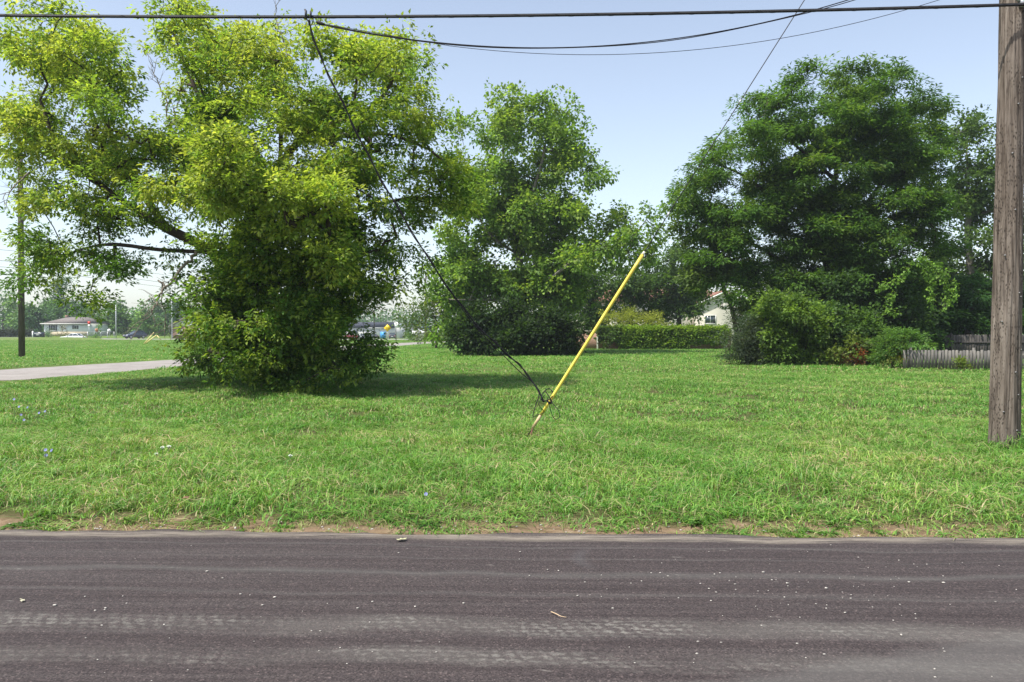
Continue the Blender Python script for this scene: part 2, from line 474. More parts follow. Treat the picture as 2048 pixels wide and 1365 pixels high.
# ------------------------------------------------------------------ grass
def grass_material():
    m, nt, b, o = new_mat('grass_blade')
    a = nd(nt, 'ShaderNodeAttribute', attribute_name='tint')
    g = nd(nt, 'ShaderNodeNewGeometry')
    n1 = noise(nt, g.outputs['Position'], 0.33, 4, 0.6)
    n2 = noise(nt, g.outputs['Position'], 1.9, 3, 0.6, loc=(4, 2, 0))
    oi = nd(nt, 'ShaderNodeObjectInfo')
    c = mixc(nt, 1.0, a.outputs['Color'], ramp(nt, n1, [(0.32, (0.70, 0.84, 0.66)), (0.5, (1.0, 1.0, 1.0)), (0.68, (1.42, 1.12, 1.42))]).outputs[0], 'MULTIPLY')
    c = mixc(nt, 0.7, c, ramp(nt, n2, [(0.3, (0.66, 0.76, 0.6)), (0.7, (1.25, 1.14, 1.15))]).outputs[0], 'MULTIPLY')
    c = mixc(nt, 1.0, c, ramp(nt, oi.outputs['Random'], [(0, (0.78, 0.82, 0.75)), (1, (1.22, 1.16, 1.2))]).outputs[0], 'MULTIPLY')
    nt.links.new(c, b.inputs['Base Color'])
    b.inputs['Roughness'].default_value = 0.48
    b.inputs['Specular IOR Level'].default_value = 0.3
    t = nd(nt, 'ShaderNodeBsdfTranslucent')
    nt.links.new(mixc(nt, 1.0, c, (1.1, 1.25, 0.6), 'MULTIPLY'), t.inputs[0])
    mx = nd(nt, 'ShaderNodeMixShader'); mx.inputs[0].default_value = 0.3
    nt.links.new(b.outputs[0], mx.inputs[1]); nt.links.new(t.outputs[0], mx.inputs[2]); nt.links.new(mx.outputs[0], o.inputs[0])
    return m
GRASS = grass_material()
def clump(n, rad, h0, h1, w, lean, rng, dry=0.12, seg=3):
    """a tuft of n bent blades"""
    V, Fq, T = [], [], []
    k = 0
    for _ in range(n):
        a = rng.uniform(0, 2 * math.pi); rr = rad * math.sqrt(rng.uniform()); bx, by = rr * math.cos(a), rr * math.sin(a)
        d = rng.uniform(0, 2 * math.pi); h = rng.uniform(h0, h1); ln = h * rng.uniform(0.2, 1.0) * lean
        sd = np.array((-math.sin(d), math.cos(d), 0)); fw = np.array((math.cos(d), math.sin(d), 0)); ww = w * rng.uniform(0.6, 1.25)
        roll = rng.uniform(-0.9, 0.9)
        sd = sd * math.cos(roll) + np.array((0, 0, 1)) * math.sin(roll) * 0.5
        u = rng.uniform()
        if u < dry: c = np.array((0.40, 0.37, 0.19)) * rng.uniform(0.7, 1.25)
        elif u < 0.35 + dry: c = np.array((0.190, 0.345, 0.058)) * rng.uniform(0.8, 1.2)
        else: c = np.array((0.108, 0.268, 0.042)) * rng.uniform(0.7, 1.25)
        for s in range(seg + 1):
            t = s / seg
            p = np.array((bx, by, -0.01)) + fw * ln * t * t + np.array((0, 0, h * (t - 0.35 * lean * t * t * t)))
            hw = ww * 0.5 * (1 - t) ** 0.7 if s < seg else 0.0
            if s < seg: V += [p - sd * hw, p + sd * hw]; T += [c, c]
            else: V.append(p); T.append(c * 1.1)
        for s in range(seg - 1): Fq.append((k + 2 * s, k + 2 * s + 1, k + 2 * s + 3, k + 2 * s + 2))
        e = k + 2 * (seg - 1); Fq.append((e, e + 1, e + 2)); k += 2 * seg + 1
    return MB().add(np.array(V), Fq, np.array(T))
def weed(n, rng):
    """low sprawling leafy weed"""
    V, Fq, T = [], [], []; k = 0
    for _ in range(n):
        d = rng.uniform(0, 2 * math.pi); L = rng.uniform(0.05, 0.16); z = rng.uniform(0.01, 0.06); w = rng.uniform(0.008, 0.015)
        fw = np.array((math.cos(d), math.sin(d), 0)); sd = np.array((-math.sin(d), math.cos(d), rng.uniform(-.4, .4)))
        b = fw * rng.uniform(0, 0.09); c = np.array((0.085, 0.19, 0.03)) * rng.uniform(0.7, 1.4)
        V += [b, b + fw * L * .5 + sd * w + (0, 0, z), b + fw * L + (0, 0, z * rng.uniform(0, 1.2)), b + fw * L * .5 - sd * w + (0, 0, z)]
        T += [c] * 4; Fq.append((k, k + 1, k + 2, k + 3)); k += 4
    return MB().add(np.array(V), Fq, np.array(T))
def scatter_group(coll):
    ng = bpy.data.node_groups.new('scatter_' + coll.name, 'GeometryNodeTree')
    ng.interface.new_socket('Geometry', in_out='INPUT', socket_type='NodeSocketGeometry')
    ng.interface.new_socket('Geometry', in_out='OUTPUT', socket_type='NodeSocketGeometry')
    N = ng.nodes
    gi, go = N.new('NodeGroupInput'), N.new('NodeGroupOutput')
    mp = N.new('GeometryNodeMeshToPoints'); ip = N.new('GeometryNodeInstanceOnPoints')
    ci = N.new('GeometryNodeCollectionInfo'); ci.inputs['Collection'].default_value = coll
    ci.inputs['Separate Children'].default_value = True; ci.inputs['Reset Children'].default_value = True
    ip.inputs['Pick Instance'].default_value = True
    def attr(n, t):
        a = N.new('GeometryNodeInputNamedAttribute'); a.data_type = t; a.inputs[0].default_value = n; return a.outputs[0]
    L = ng.links.new
    L(gi.outputs[0], mp.inputs['Mesh']); L(mp.outputs[0], ip.inputs['Points'])
    L(ci.outputs[0], ip.inputs['Instance'])
    L(attr('pick', 'INT'), ip.inputs['Instance Index'])
    L(attr('rot', 'FLOAT_VECTOR'), ip.inputs['Rotation'])
    L(attr('size', 'FLOAT_VECTOR'), ip.inputs['Scale'])
    L(ip.outputs[0], go.inputs[0])
    return ng
def scatter(name, pts, protos, size, rng):
    coll = bpy.data.collections.new(name + '_source')
    for mb in protos:
        o = bpy.data.objects.new(name + '_tuft', mb.mesh(name + '_tuft', GRASS)); coll.objects.link(o)
    me = bpy.data.meshes.new(name); n = len(pts)
    me.vertices.add(n); me.vertices.foreach_set('co', np.asarray(pts, np.float32).ravel())
    a = me.attributes.new('rot', 'FLOAT_VECTOR', 'POINT')
    rot = np.column_stack([rng.normal(0, .10, n), rng.normal(0, .10, n), rng.uniform(0, 2 * np.pi, n)])
    a.data.foreach_set('vector', rot.astype(np.float32).ravel())
    a = me.attributes.new('size', 'FLOAT_VECTOR', 'POINT'); a.data.foreach_set('vector', np.asarray(size, np.float32).ravel())
    a = me.attributes.new('pick', 'INT', 'POINT'); a.data.foreach_set('value', rng.integers(0, len(protos), n).astype(np.int32))
    o = bpy.data.objects.new(name, me); COL.objects.link(o); o['kind'] = 'stuff'
    md = o.modifiers.new('scatter', 'NODES'); md.node_group = scatter_group(coll)
    return o
def vnoise(x, y, s, seed):
    """smooth value noise"""
    r = np.random.default_rng(seed).random((64, 64)); x = np.asarray(x) / s; y = np.asarray(y) / s
    i = np.floor(x).astype(int); j = np.floor(y).astype(int); u = x - i; v = y - j
    u = u * u * (3 - 2 * u); v = v * v * (3 - 2 * v); g = lambda a, b: r[a % 64, b % 64]
    return (g(i, j) * (1 - u) + g(i + 1, j) * u) * (1 - v) + (g(i, j + 1) * (1 - u) + g(i + 1, j + 1) * u) * v
def field(y0, y1, dens, rng, side=1.5):
    area = 0.68 * (y1 ** 2 - y0 ** 2) + 2 * side * (y1 - y0)
    n = int(area * dens)
    y = np.sqrt(rng.uniform(y0 ** 2, y1 ** 2, n)) if y0 > 0 else rng.uniform(y0, y1, n)
    x = rng.uniform(-1, 1, n) * (0.68 * y + side)
    a, b = street_x(y)
    ok = ~((x > a - 0.15) & (x < b + 0.15)) & (road_v(x, y) > 0.02)
    return x[ok], y[ok]
bare = [(G(625, 868), 0.42), (G(20, 1030), 0.25), (G(1600, 1000), 0.10), (G(1560, 972), 0.12), (G(370, 1003), 0.15)]
rng = np.random.default_rng(3)
x, y = field(5.9, 13.5, 120, rng)
v = road_v(x, y)
keep = np.clip((v + 0.02 + 0.62 * (vnoise(x, y, 0.35, 1) - 0.5) + 0.35 * (vnoise(x, y, 1.3, 2) - .5)) / 0.42, 0.035, 1)
for p, r in bare: keep *= np.clip((np.hypot(x - p[0], (y - p[1]) * 0.7) - r * 0.5) / (r * .8), 0.12, 1)
ok = rng.uniform(0, 1, len(x)) < keep
x, y, v = x[ok], y[ok], v[ok]
hh = (0.65 + 0.95 * vnoise(x, y, 0.9, 5)) * (0.45 + 0.55 * ss(0.1, 0.9, v)) * rng.uniform(0.75, 1.25, len(x))
hh *= 1 + 0.5 * (vnoise(x, y, 0.28, 8) > 0.78)
protos = [clump(14, 0.11, 0.07, 0.17, 0.012, 1.7, rng) for _ in range(7)] + [clump(11, 0.12, 0.09, 0.24, 0.012, 1.8, rng, 0.2) for _ in range(4)]
hh *= 1 + 1.0 * (1 - ss(0.1, 0.42, np.hypot(x - 6.62, y - 10.5))); an_ = G(1049, 884); hh *= 0.35 + 0.65 * ss(0.08, 0.45, np.hypot(x - an_[0] - .05, y - an_[1] + .18))
sz = np.column_stack([np.ones(len(x)), np.ones(len(x)), hh])
scatter('lawn_grass', np.column_stack([x, y, terrain(x, y)]), protos, sz, rng)
n = 1300
dx = rng.uniform(-6.5, 6.5, n); dv = np.abs(rng.normal(0.22, 0.24, n)) - .03; dy = EDGE + dx * math.tan(ROAD_T) + dv
dok = vnoise(dx, dy, 0.4, 21) > 0.42; dx, dy = dx[dok], dy[dok]; ds = rng.uniform(.5, 1.0, len(dx))
scatter('dry_grass', np.column_stack([dx, dy, terrain(dx, dy)]), [clump(10, 0.09, 0.03, 0.11, 0.008, 2.2, rng, 0.62) for _ in range(5)], np.column_stack([ds, ds, ds]), rng)
# sprawling weeds on the bare verge and in the turf
n = 300
wx = rng.uniform(-6.5, 6.5, n); wv = np.abs(rng.normal(0.22, 0.28, n)); wy = EDGE + wx * math.tan(ROAD_T) + wv
w2x, w2y = field(6.5, 13, 3, rng)
wx = np.concatenate([wx, w2x]); wy = np.concatenate([wy, w2y])
okw = vnoise(wx, wy, 0.5, 12) > 0.5
wx, wy = wx[okw], wy[okw]
ws = rng.uniform(0.25, 0.75, len(wx))
scatter('verge_weeds', np.column_stack([wx, wy, terrain(wx, wy) + 0.004]), [weed(26, rng) for _ in range(5)], np.column_stack([ws, ws, ws]), rng)
x, y = field(13.2, 30, 34, rng)
hh = (0.6 + 0.7 * vnoise(x, y, 1.3, 5)) * rng.uniform(0.8, 1.2, len(x))
scatter('mid_lawn_grass', np.column_stack([x, y, terrain(x, y)]), [clump(18, 0.17, 0.07, 0.17, 0.019, 1.5, rng) for _ in range(7)], np.column_stack([np.ones(len(x)), np.ones(len(x)), hh]), rng)
x, y = field(29.5, 135, 4.2, rng)
hh = (0.6 + 0.6 * vnoise(x, y, 3, 5)) * rng.uniform(0.8, 1.2, len(x))
scatter('far_lawn_grass', np.column_stack([x, y, terrain(x, y)]), [clump(26, 0.42, 0.06, 0.15, 0.040, 1.4, rng, 0.12) for _ in range(6)], np.column_stack([np.ones(len(x)), np.ones(len(x)), hh]), rng)

# ------------------------------------------------------------------ trees
BARK = bark_mat('brown_bark', (0.030, 0.024, 0.019), (0.080, 0.064, 0.050))
BARK_PALE = bark_mat('pale_bark', (0.09, 0.08, 0.062), (0.27, 0.25, 0.205))
BARK_DEAD = bark_mat('bare_dead_wood', (0.12, 0.10, 0.08), (0.27, 0.235, 0.19))
LEAF = leaf_mat('leaf')
LEAF_DULL = leaf_mat('leaf_dull', 0.25, 0.55, 0.2)

def leaves(mb, cen, out, spray, per, rc, rs, L, W, flat, droop, cols, rng, up=0.5, cjit=0.18, colw=None):
    """cen (n,3) twig ends, out (n,3) directions; spray x per leaves at each, colour chosen per twig end"""
    n = len(cen)
    cols = np.array(cols)
    ci = rng.choice(len(cols), n, p=colw)
    cc = cols[ci] * rng.normal(1, cjit * 0.8, (n, 1)).clip(0.6, 1.5)
    off = rng.normal(0, 1, (n, spray, 3)) * rc * np.array((1, 1, flat)) + out[:, None, :] * rc * 0.4
    sc = cen[:, None, :] + off
    sdir = off + out[:, None, :] * rc
    sdir /= np.linalg.norm(sdir, axis=-1, keepdims=True) + 1e-9
    loff = rng.normal(0, 1, (n, spray, per, 3)) * rs * np.array((1, 1, flat * 0.8 + 0.2))
    pos = (sc[:, :, None, :] + loff).reshape(-1, 3)
    ax = loff / (np.linalg.norm(loff, axis=-1, keepdims=True) + 1e-9) + 0.7 * sdir[:, :, None, :]
    ax = ax.reshape(-1, 3) + rng.normal(0, 0.35, (n * spray * per, 3))
    ax[:, 2] = ax[:, 2] * (0.4 + 0.6 * flat) - droop
    ax /= np.linalg.norm(ax, axis=1)[:, None] + 1e-9
    nr = rng.normal(0, 1, ax.shape); nr[:, 2] = np.abs(nr[:, 2]) + up * 2
    sd = np.cross(ax, nr); sd /= np.linalg.norm(sd, axis=1)[:, None] + 1e-9
    nn = np.cross(sd, ax)
    s = rng.uniform(0.65, 1.3, (len(pos), 1)); l = L * s; w = W * s * rng.uniform(0.8, 1.2, (len(pos), 1))
    v0 = pos; v2 = pos + ax * l - nn * l * 0.12
    v1 = pos + ax * l * 0.42 + sd * w * 0.5 + nn * w * 0.18; v3 = pos + ax * l * 0.42 - sd * w * 0.5 + nn * w * 0.18
    V = np.stack([v0, v1, v2, v3], 1).reshape(-1, 3)
    b = np.arange(len(pos))[:, None] * 4
    Fq = np.vstack([b + np.array((0, 1, 2)), b + np.array((0, 2, 3))])
    col = np.repeat(cc, spray * per, axis=0) * rng.normal(1, cjit, (len(pos), 1)).clip(0.5, 1.6)
    mb.add(V, Fq, np.repeat(col, 4, axis=0))

def smooth_path(p, k=5):
    p = np.asarray(p, float)
    if len(p) < 3: return p
    out = []
    for i in range(len(p) - 1):
        p0, p1, p2, p3 = p[max(i - 1, 0)], p[i], p[i + 1], p[min(i + 2, len(p) - 1)]
        for u in np.arange(k) / k: out.append(.5 * ((2 * p1) + (-p0 + p2) * u + (2 * p0 - 5 * p1 + 4 * p2 - p3) * u * u + (-p0 + 3 * p1 - 3 * p2 + p3) * u ** 3))
    return np.array(out + [p[-1]])
def grow(paths, rad0, clusters, rng, step=0.55, rtip=0.006, wander=0.12):
    """limb skeleton: given limb paths, then every twig end is joined to the nearest wood"""
    pos, par = [], []
    for pi, path in enumerate(paths):
        path = np.asarray(path, float); last = -1
        if pi:
            q = np.array(pos); last = int(np.argmin(((q - path[0]) ** 2).sum(1))); path = np.vstack([q[last], path[1:]])
        path = smooth_path(path, 4)
        for a, b in zip(path[:-1], path[1:]):
            m = max(1, int(np.linalg.norm(b - a) / step))
            for s in range(m + 1):
                if s == 0 and last != -1: continue
                t = s / m; p = a + (b - a) * t + (rng.normal(0, wander * 0.4, 3) if 0 < t < 1 else 0)
                pos.append(p); par.append(last); last = len(pos) - 1
    cap = len(pos) + len(clusters) * 14
    A = np.zeros((cap, 3)); n0 = len(pos); A[:n0] = pos
    order = np.argsort([((np.array(pos) - c) ** 2).sum(1).min() for c in clusters])
    tips = []
    for ci in order:
        c = clusters[ci]; d = A[:n0] - c
        dist = np.sqrt((d ** 2).sum(1)) + np.where(d[:, 2] > 0.2, 0.5 * d[:, 2], 0)
        j = int(np.argmin(dist)); a = A[j].copy(); D = np.linalg.norm(c - a)
        m = int(min(12, max(1, round(D / step)))); last = j
        bend = rng.normal(0, 0.10, 3) * D; bend[2] += 0.06 * D
        for s in range(1, m + 1):
            t = s / m; p = a + (c - a) * t + bend * math.sin(math.pi * t)
            A[n0] = p; par.append(last); last = n0; n0 += 1
        tips.append(last)
    A = A[:n0]; par = np.array(par)
    cnt = np.zeros(n0); cnt[tips] += 1
    for q in range(n0 - 1, 0, -1):
        if par[q] >= 0: cnt[par[q]] += cnt[q]
    cnt = np.maximum(cnt, 1)
    pw = math.log(rad0 / rtip) / math.log(max(cnt.max(), 3))
    rad = rtip * cnt ** pw
    return A, par, rad
def wood(A, par, rad, rng, rmax=9, rmin=0):
    mb = MB()
    e = np.where(par >= 0)[0]
    p0, p1 = A[par[e]], A[e]; r1 = rad[e]; r0 = np.minimum(rad[par[e]], r1 * 1.7)
    for lo, hi, k in ((0, 0.02, 3), (0.02, 0.07, 5), (0.07, 99, 10)):
        s = (r1 >= max(lo, rmin)) & (r1 < min(hi, rmax))
        if not s.any(): continue
        a, b, ra, rb = p0[s], p1[s], r0[s], r1[s]
        d = b - a; d /= np.linalg.norm(d, axis=1)[:, None] + 1e-9
        ref = np.where(np.abs(d[:, 2:3]) < 0.9, np.array((0, 0, 1.0)), np.array((1.0, 0, 0)))
        u = np.cross(d, ref); u /= np.linalg.norm(u, axis=1)[:, None] + 1e-9; w = np.cross(d, u)
        an = np.arange(k) * 2 * np.pi / k
        ring = u[:, None] * np.cos(an)[None, :, None] + w[:, None] * np.sin(an)[None, :, None]
        V = np.concatenate([a[:, None] + ring * ra[:, None, None] - d[:, None] * ra[:, None, None] * 0.2, b[:, None] + ring * rb[:, None, None]], 1)
        base = np.arange(len(a))[:, None, None] * 2 * k; j = np.arange(k); jn = (j + 1) % k
        q = np.stack([j, jn, jn + k, j + k], -1)[None] + base
        mb.add(V.reshape(-1, 3), q.reshape(-1, 4))
    return mb
def lobes_to_clusters(lobes, Y, half, copies, dens, rng, shell=0.3, cx=None, spanx=None):
    """lobes (px, py, rx, ry[, weight[, depth]]) -> twig ends inside them, at several depths"""
    C, O, L = [], [], []
    allx = [l[0] for l in lobes]
    cx = cx if cx is not None else (min(allx) + max(allx)) / 2; spanx = spanx or (max(allx) - min(allx)) / 2 + 40
    for li, l in enumerate(lobes):
        wgt = l[4] if len(l) > 4 else 1.0; fix = l[5] if len(l) > 5 else None
        D = half * math.sqrt(max(0.12, 1 - ((l[0] - cx) / spanx) ** 2))
        for c in range(copies if fix is None else 1):
            dz = fix if fix is not None else ((c + 0.5) / copies * 2 - 1) * D * 0.8 + rng.normal(0, 0.12 * D)
            yy = Y + dz; o = P(l[0] + rng.normal(0, 5), l[1] + rng.normal(0, 5), yy)
            if o[2] < 0.25: o[2] = 0.25
            r = np.array((M(l[2], yy), M((l[2] + l[3]) / 2, yy) * 0.9, M(l[3], yy)))
            n = max(2, int(dens * wgt * l[2] * l[3] / 1000.0 / (copies if fix is None else 1) + rng.random()))
            m = max(2, n // 7)
            d = rng.normal(0, 1, (m, 3)); d /= np.linalg.norm(d, axis=1)[:, None]
            rad = (shell ** 3 + (1 - shell ** 3) * rng.random((m, 1))) ** (1 / 3)
            pick = rng.integers(0, m, n); rad *= rng.uniform(0.65, 1.30, (m, 1)); q = (d * rad)[pick]; d = d[pick]
            p = o + (q + rng.normal(0, 0.17, (n, 3)) * np.array((1.1, 1.1, .75))) * r; p[:, 2] = np.maximum(p[:, 2], 0.12)
            C.append(p); O.append(d); L.append(np.full(n, li))
    return np.vstack(C), np.vstack(O), np.concatenate(L)

def fill_between(lobes, keys, rng, reach=1.05, prob=.5, size=.72):
    out, ok = list(lobes), list(keys) if keys else None
    for i in range(len(lobes)):
        for j in range(i + 1, len(lobes)):
            a, b = lobes[i], lobes[j]
            if math.hypot(a[0] - b[0], (a[1] - b[1]) * 1.3) < reach * (a[2] + b[2]) * .8 and rng.random() < prob:
                t = rng.uniform(.35, .65)
                if len(a) > 5 or len(b) > 5: continue
                out.append((a[0] * t + b[0] * (1 - t), a[1] * t + b[1] * (1 - t), size * (a[2] + b[2]) / 2, size * (a[3] + b[3]) / 2, min(a[4] if len(a) > 4 else 1, b[4] if len(b) > 4 else 1)))
                if ok is not None: ok.append(keys[i] if rng.random() < .5 else keys[j])
    return (out, ok) if keys else out
def tree(name, label, cat, lobes, Y, half, copies, dens, paths, rad0, lp, cols, seed, leaf=LEAF, bark=BARK, colw=None, group=None, shell=0.3, step=0.55, base=None, parts=True, lobe_cols=None, extra_up=0.35):
    rng = np.random.default_rng(seed)
    C, O, L = lobes_to_clusters(lobes, Y, half, copies, dens, rng, shell)
    b = np.array(paths[0][0], float)
    root = thing(name, label, cat, b, group=group)
    O = O + np.array((0, 0, extra_up)); O /= np.linalg.norm(O, axis=1)[:, None] + 1e-9
    A, par, rad = grow(paths, rad0, C, rng, step)
    crown = MB()
    if lobe_cols is None:
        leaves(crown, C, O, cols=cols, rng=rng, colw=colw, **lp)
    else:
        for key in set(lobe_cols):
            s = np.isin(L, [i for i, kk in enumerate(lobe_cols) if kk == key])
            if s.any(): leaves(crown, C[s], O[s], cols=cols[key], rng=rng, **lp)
    mv = Matrix.Translation(-Vector(b))
    wood(A, par, rad, rng, rmin=0.035).xf(mv).build('trunk', bark, root, smooth=True) if ((rad >= .035) & (par >= 0)).any() else None
    wood(A, par, rad, rng, rmax=0.035).xf(mv).build('twigs', BARK, root, smooth=True, kind='stuff')
    crown.xf(mv).build('crown', leaf, root, kind='stuff')
    return root

# --- the big pale-leaved tree on the left
YA = 22.6
def pa(*pts): return [P(a, b, YA + (c if c else 0)) for a, b, c in pts]
GA, GB = G(548, 778), None
YG, GN = 0, 1
A_lobes = [(75, 30, 32, 30, .8), (110, 110, 75, 50), (55, 195, 62, 62), (180, 110, 55, 62), (215, 200, 55, 70), (60, 295, 65, 62), (150, 280, 85, 72), (250, 320, 70, 50, .8),
    (345, 50, 45, 50), (385, 135, 65, 65), (470, 175, 75, 80), (420, 260, 85, 75), (540, 110, 70, 55), (600, 185, 85, 72), (700, 130, 62, 48), (775, 115, 62, 45), (795, 190, 52, 55),
    (700, 230, 85, 60), (540, 290, 105, 85), (835, 235, 42, 42), (862, 285, 28, 32, .7), (380, 350, 105, 62), (500, 400, 105, 75, .8), (200, 370, 85, 50, .8), (85, 375, 55, 40),
    (600, 440, 95, 70, .8), (680, 330, 75, 75), (765, 335, 75, 62, .55), (850, 390, 75, 70, .6), (925, 395, 45, 55, .55), (560, 530, 100, 65, .75), (680, 500, 75, 62), (445, 580, 50, 50, .9),
    (500, 620, 82, 70, .8), (610, 620, 85, 80, .75), (700, 640, 52, 62), (745, 560, 52, 55, .7), (800, 470, 58, 48, .6), (835, 530, 30, 26, .3), (455, 690, 72, 42, .9), (560, 710, 90, 50, 1.0),
    (660, 705, 70, 45, .9), (415, 715, 38, 22), (240, 470, 85, 45, .8), (130, 495, 78, 40, .9), (60, 545, 50, 26, .9), (215, 545, 60, 32, .7), (178, 610, 24, 30, .9), (715, 735, 42, 16), (750, 725, 16, 10, .8), (385, 600, 30, 40, .5), (590, 750, 60, 26), (470, 745, 40, 20),
    (470, 330, 70, 60, .8, -4.4), (560, 400, 60, 55, .9, -4.4), (400, 370, 60, 45, .8, -4.2), (660, 420, 60, 50, .8, -4.0), (640, 520, 50, 40, .7, -4.0)]
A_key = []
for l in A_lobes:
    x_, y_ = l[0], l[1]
    sun_yel = (y_ < 215) or (x_ < 260 and y_ < 400) or (380 <= x_ <= 700 and 280 <= y_ <= 450) or len(l) > 5 or (x_ > 880)  # sunlit top, left and front lobes get the paler tint
    A_key.append('pale' if sun_yel else ('mid' if y_ < 540 else 'deep'))
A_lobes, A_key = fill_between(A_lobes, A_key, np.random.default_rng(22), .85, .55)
A_lobes += [(150, 42, 18, 36), (200, 95, 16, 30), (332, 28, 16, 24), (372, 14, 20, 20), (522, 66, 20, 26), (640, 88, 18, 22), (822, 122, 14, 18), (25, 95, 20, 30, .8), (30, 225, 22, 40), (100, 60, 18, 30, .8), (445, 95, 18, 30, .8), (735, 92, 18, 20)]
A_lobes += [(455, 560, 45, 40, .9, -1.8), (480, 620, 55, 50, .9, -2.2), (520, 690, 60, 45, .9, -2.5), (560, 745, 50, 20, .9, -2.2), (620, 660, 60, 45, .8, -3.0), (440, 660, 50, 40, .8, -2.4), (600, 580, 60, 40, .8, -3), (540, 640, 60, 40, .7, -3.2), (470, 490, 42, 36, .9, -2.6), (545, 485, 60, 40, .9, -3.0), (462, 540, 36, 34, .9, -2.0), (610, 520, 55, 40, .8, -3.2), (690, 570, 45, 40, .8, -1.5), (735, 610, 40, 36, .6, -.5), (760, 540, 40, 40, .6, .5), (520, 560, 60, 40, .8, -2.8), (700, 470, 50, 40, .8, -2.0), (400, 640, 30, 30, .7, -1.5), (640, 470, 40, 40, .7, 1.5), (395, 690, 18, 14, .7, -1.0), (320, 505, 46, 22, .35, .8), (250, 520, 40, 24, .4, 1.2)]
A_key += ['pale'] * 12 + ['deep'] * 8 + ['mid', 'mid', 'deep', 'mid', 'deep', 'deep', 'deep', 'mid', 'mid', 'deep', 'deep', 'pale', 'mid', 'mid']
A_cols = {'pale': [(0.330, 0.415, 0.072), (0.275, 0.375, 0.064), (0.380, 0.440, 0.088), (0.150, 0.260, 0.044), (0.210, 0.320, 0.052)],  # yellower leaf hues, with sun and shade on the crown put into them
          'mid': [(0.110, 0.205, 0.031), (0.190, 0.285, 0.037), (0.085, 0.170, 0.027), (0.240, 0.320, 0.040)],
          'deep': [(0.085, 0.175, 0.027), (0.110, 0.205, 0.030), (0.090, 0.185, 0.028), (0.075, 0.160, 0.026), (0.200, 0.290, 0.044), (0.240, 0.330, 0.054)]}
A_paths = [[GA - (0, 0, 0.2), P(520, 720, YA), P(490, 650, YA + .2), P(462, 580, YA + .2), P(452, 545, YA + .2)],
    pa((455, 550, .2), (425, 505, 0), (380, 480, -.2), (330, 455, -.4), (280, 425, -.6), (200, 370, -.9), (120, 300, -1.0), (80, 200, -.8)),
    pa((330, 455, -.4), (250, 330, .8), (200, 220, 1.2), (160, 110, 1.4)),
    pa((455, 550, .2), (480, 470, .4), (525, 400, .6), (560, 330, .6), (612, 268, .4), (640, 252, .2), (700, 238, 0), (760, 200, 0), (790, 150, 0)),
    pa((525, 400, .6), (450, 300, -.5), (400, 200, -.6), (360, 100, -.6)),
    pa((560, 330, .6), (560, 230, 1.2), (540, 150, 1.4)),
    pa((612, 268, .4), (700, 272, -.4), (780, 270, -.8), (860, 300, -1.0)),
    pa((480, 470, .4), (620, 430, 1.0), (720, 420, 1.2), (800, 400, 1.0), (900, 395, .8)),
    pa((462, 580, .2), (580, 560, -1.2), (680, 520, -1.6), (760, 500, -1.8)),
    pa((425, 505, 0), (320, 500, 1.0), (200, 490, 1.5), (80, 530, 1.6)),
    pa((490, 650, .2), (560, 660, -1.0), (640, 690, -1.6)),
    pa((520, 720, 0), (450, 690, -1.2), (420, 700, -1.6))]
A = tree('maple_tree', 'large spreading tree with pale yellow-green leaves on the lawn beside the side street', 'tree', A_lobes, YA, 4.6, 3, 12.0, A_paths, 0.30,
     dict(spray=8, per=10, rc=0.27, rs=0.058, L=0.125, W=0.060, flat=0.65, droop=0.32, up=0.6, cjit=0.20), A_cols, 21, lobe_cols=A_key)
# bare dead branches hanging under and above the crown
def dead(paths, seed, parent, origin, r0=0.035, tw=9):
    rng = np.random.default_rng(seed); mb = MB()
    for path in paths:
        p = np.array(path); t = np.linspace(0, len(p) - 1, (len(p) - 1) * 5 + 1); q = np.arange(len(p))
        c = np.column_stack([np.interp(t, q, p[:, i]) for i in range(3)]); c[1:-1] += rng.normal(0, 0.03, c[1:-1].shape)
        mb.tube(c, np.linspace(r0, 0.006, len(c)), 6)
        for _ in range(tw):
            k = rng.integers(len(c) // 4, len(c)); d = (c[-1] - c[0]) / np.linalg.norm(c[-1] - c[0]) + rng.normal(0, 0.6, 3); d /= np.linalg.norm(d)
            L = rng.uniform(0.25, 0.7); pts = [c[k] + d * L * s + rng.normal(0, 0.03, 3) * s for s in (0, .35, .7, 1)]
            mb.tube(pts, [0.009, 0.007, 0.005, 0.003], 4)
            for _ in range(2):
                d2 = d + rng.normal(0, 0.6, 3); mb.tube([pts[1], pts[1] + d2 * L * .3, pts[1] + d2 * L * .55], [0.006, 0.004, 0.002], 3)
    mb.xf(Matrix.Translation(-Vector(origin))).build('dead_branch', BARK_DEAD, parent, smooth=True)
o_ = A.location
dead([pa((400, 500, -1.5), (375, 525, -2), (330, 575, -2.2), (318, 600, -2.3), (300, 630, -2.4), (268, 652, -2.4))], 5, A, o_, 0.05, 14)
dead([pa((330, 575, -2.2), (318, 560, -2.0), (330, 620, -1.8), (332, 660, -1.6))], 6, A, o_, 0.03, 6)
dead([pa((580, 120, 0), (565, 75, 0), (552, 35, 0), (552, 12, 0))], 7, A, o_, 0.03, 6)
dead([pa((340, 240, 0), (330, 200, 0), (315, 160, 0), (296, 110, 0))], 8, A, o_, 0.028, 8)
dead([pa((345, 250, 0), (352, 215, 0), (365, 190, 0))], 9, A, o_, 0.028, 5)
dead([pa((60, 345, -1.6), (30, 370, -1.8), (5, 400, -2))], 10, A, o_, 0.03, 6)

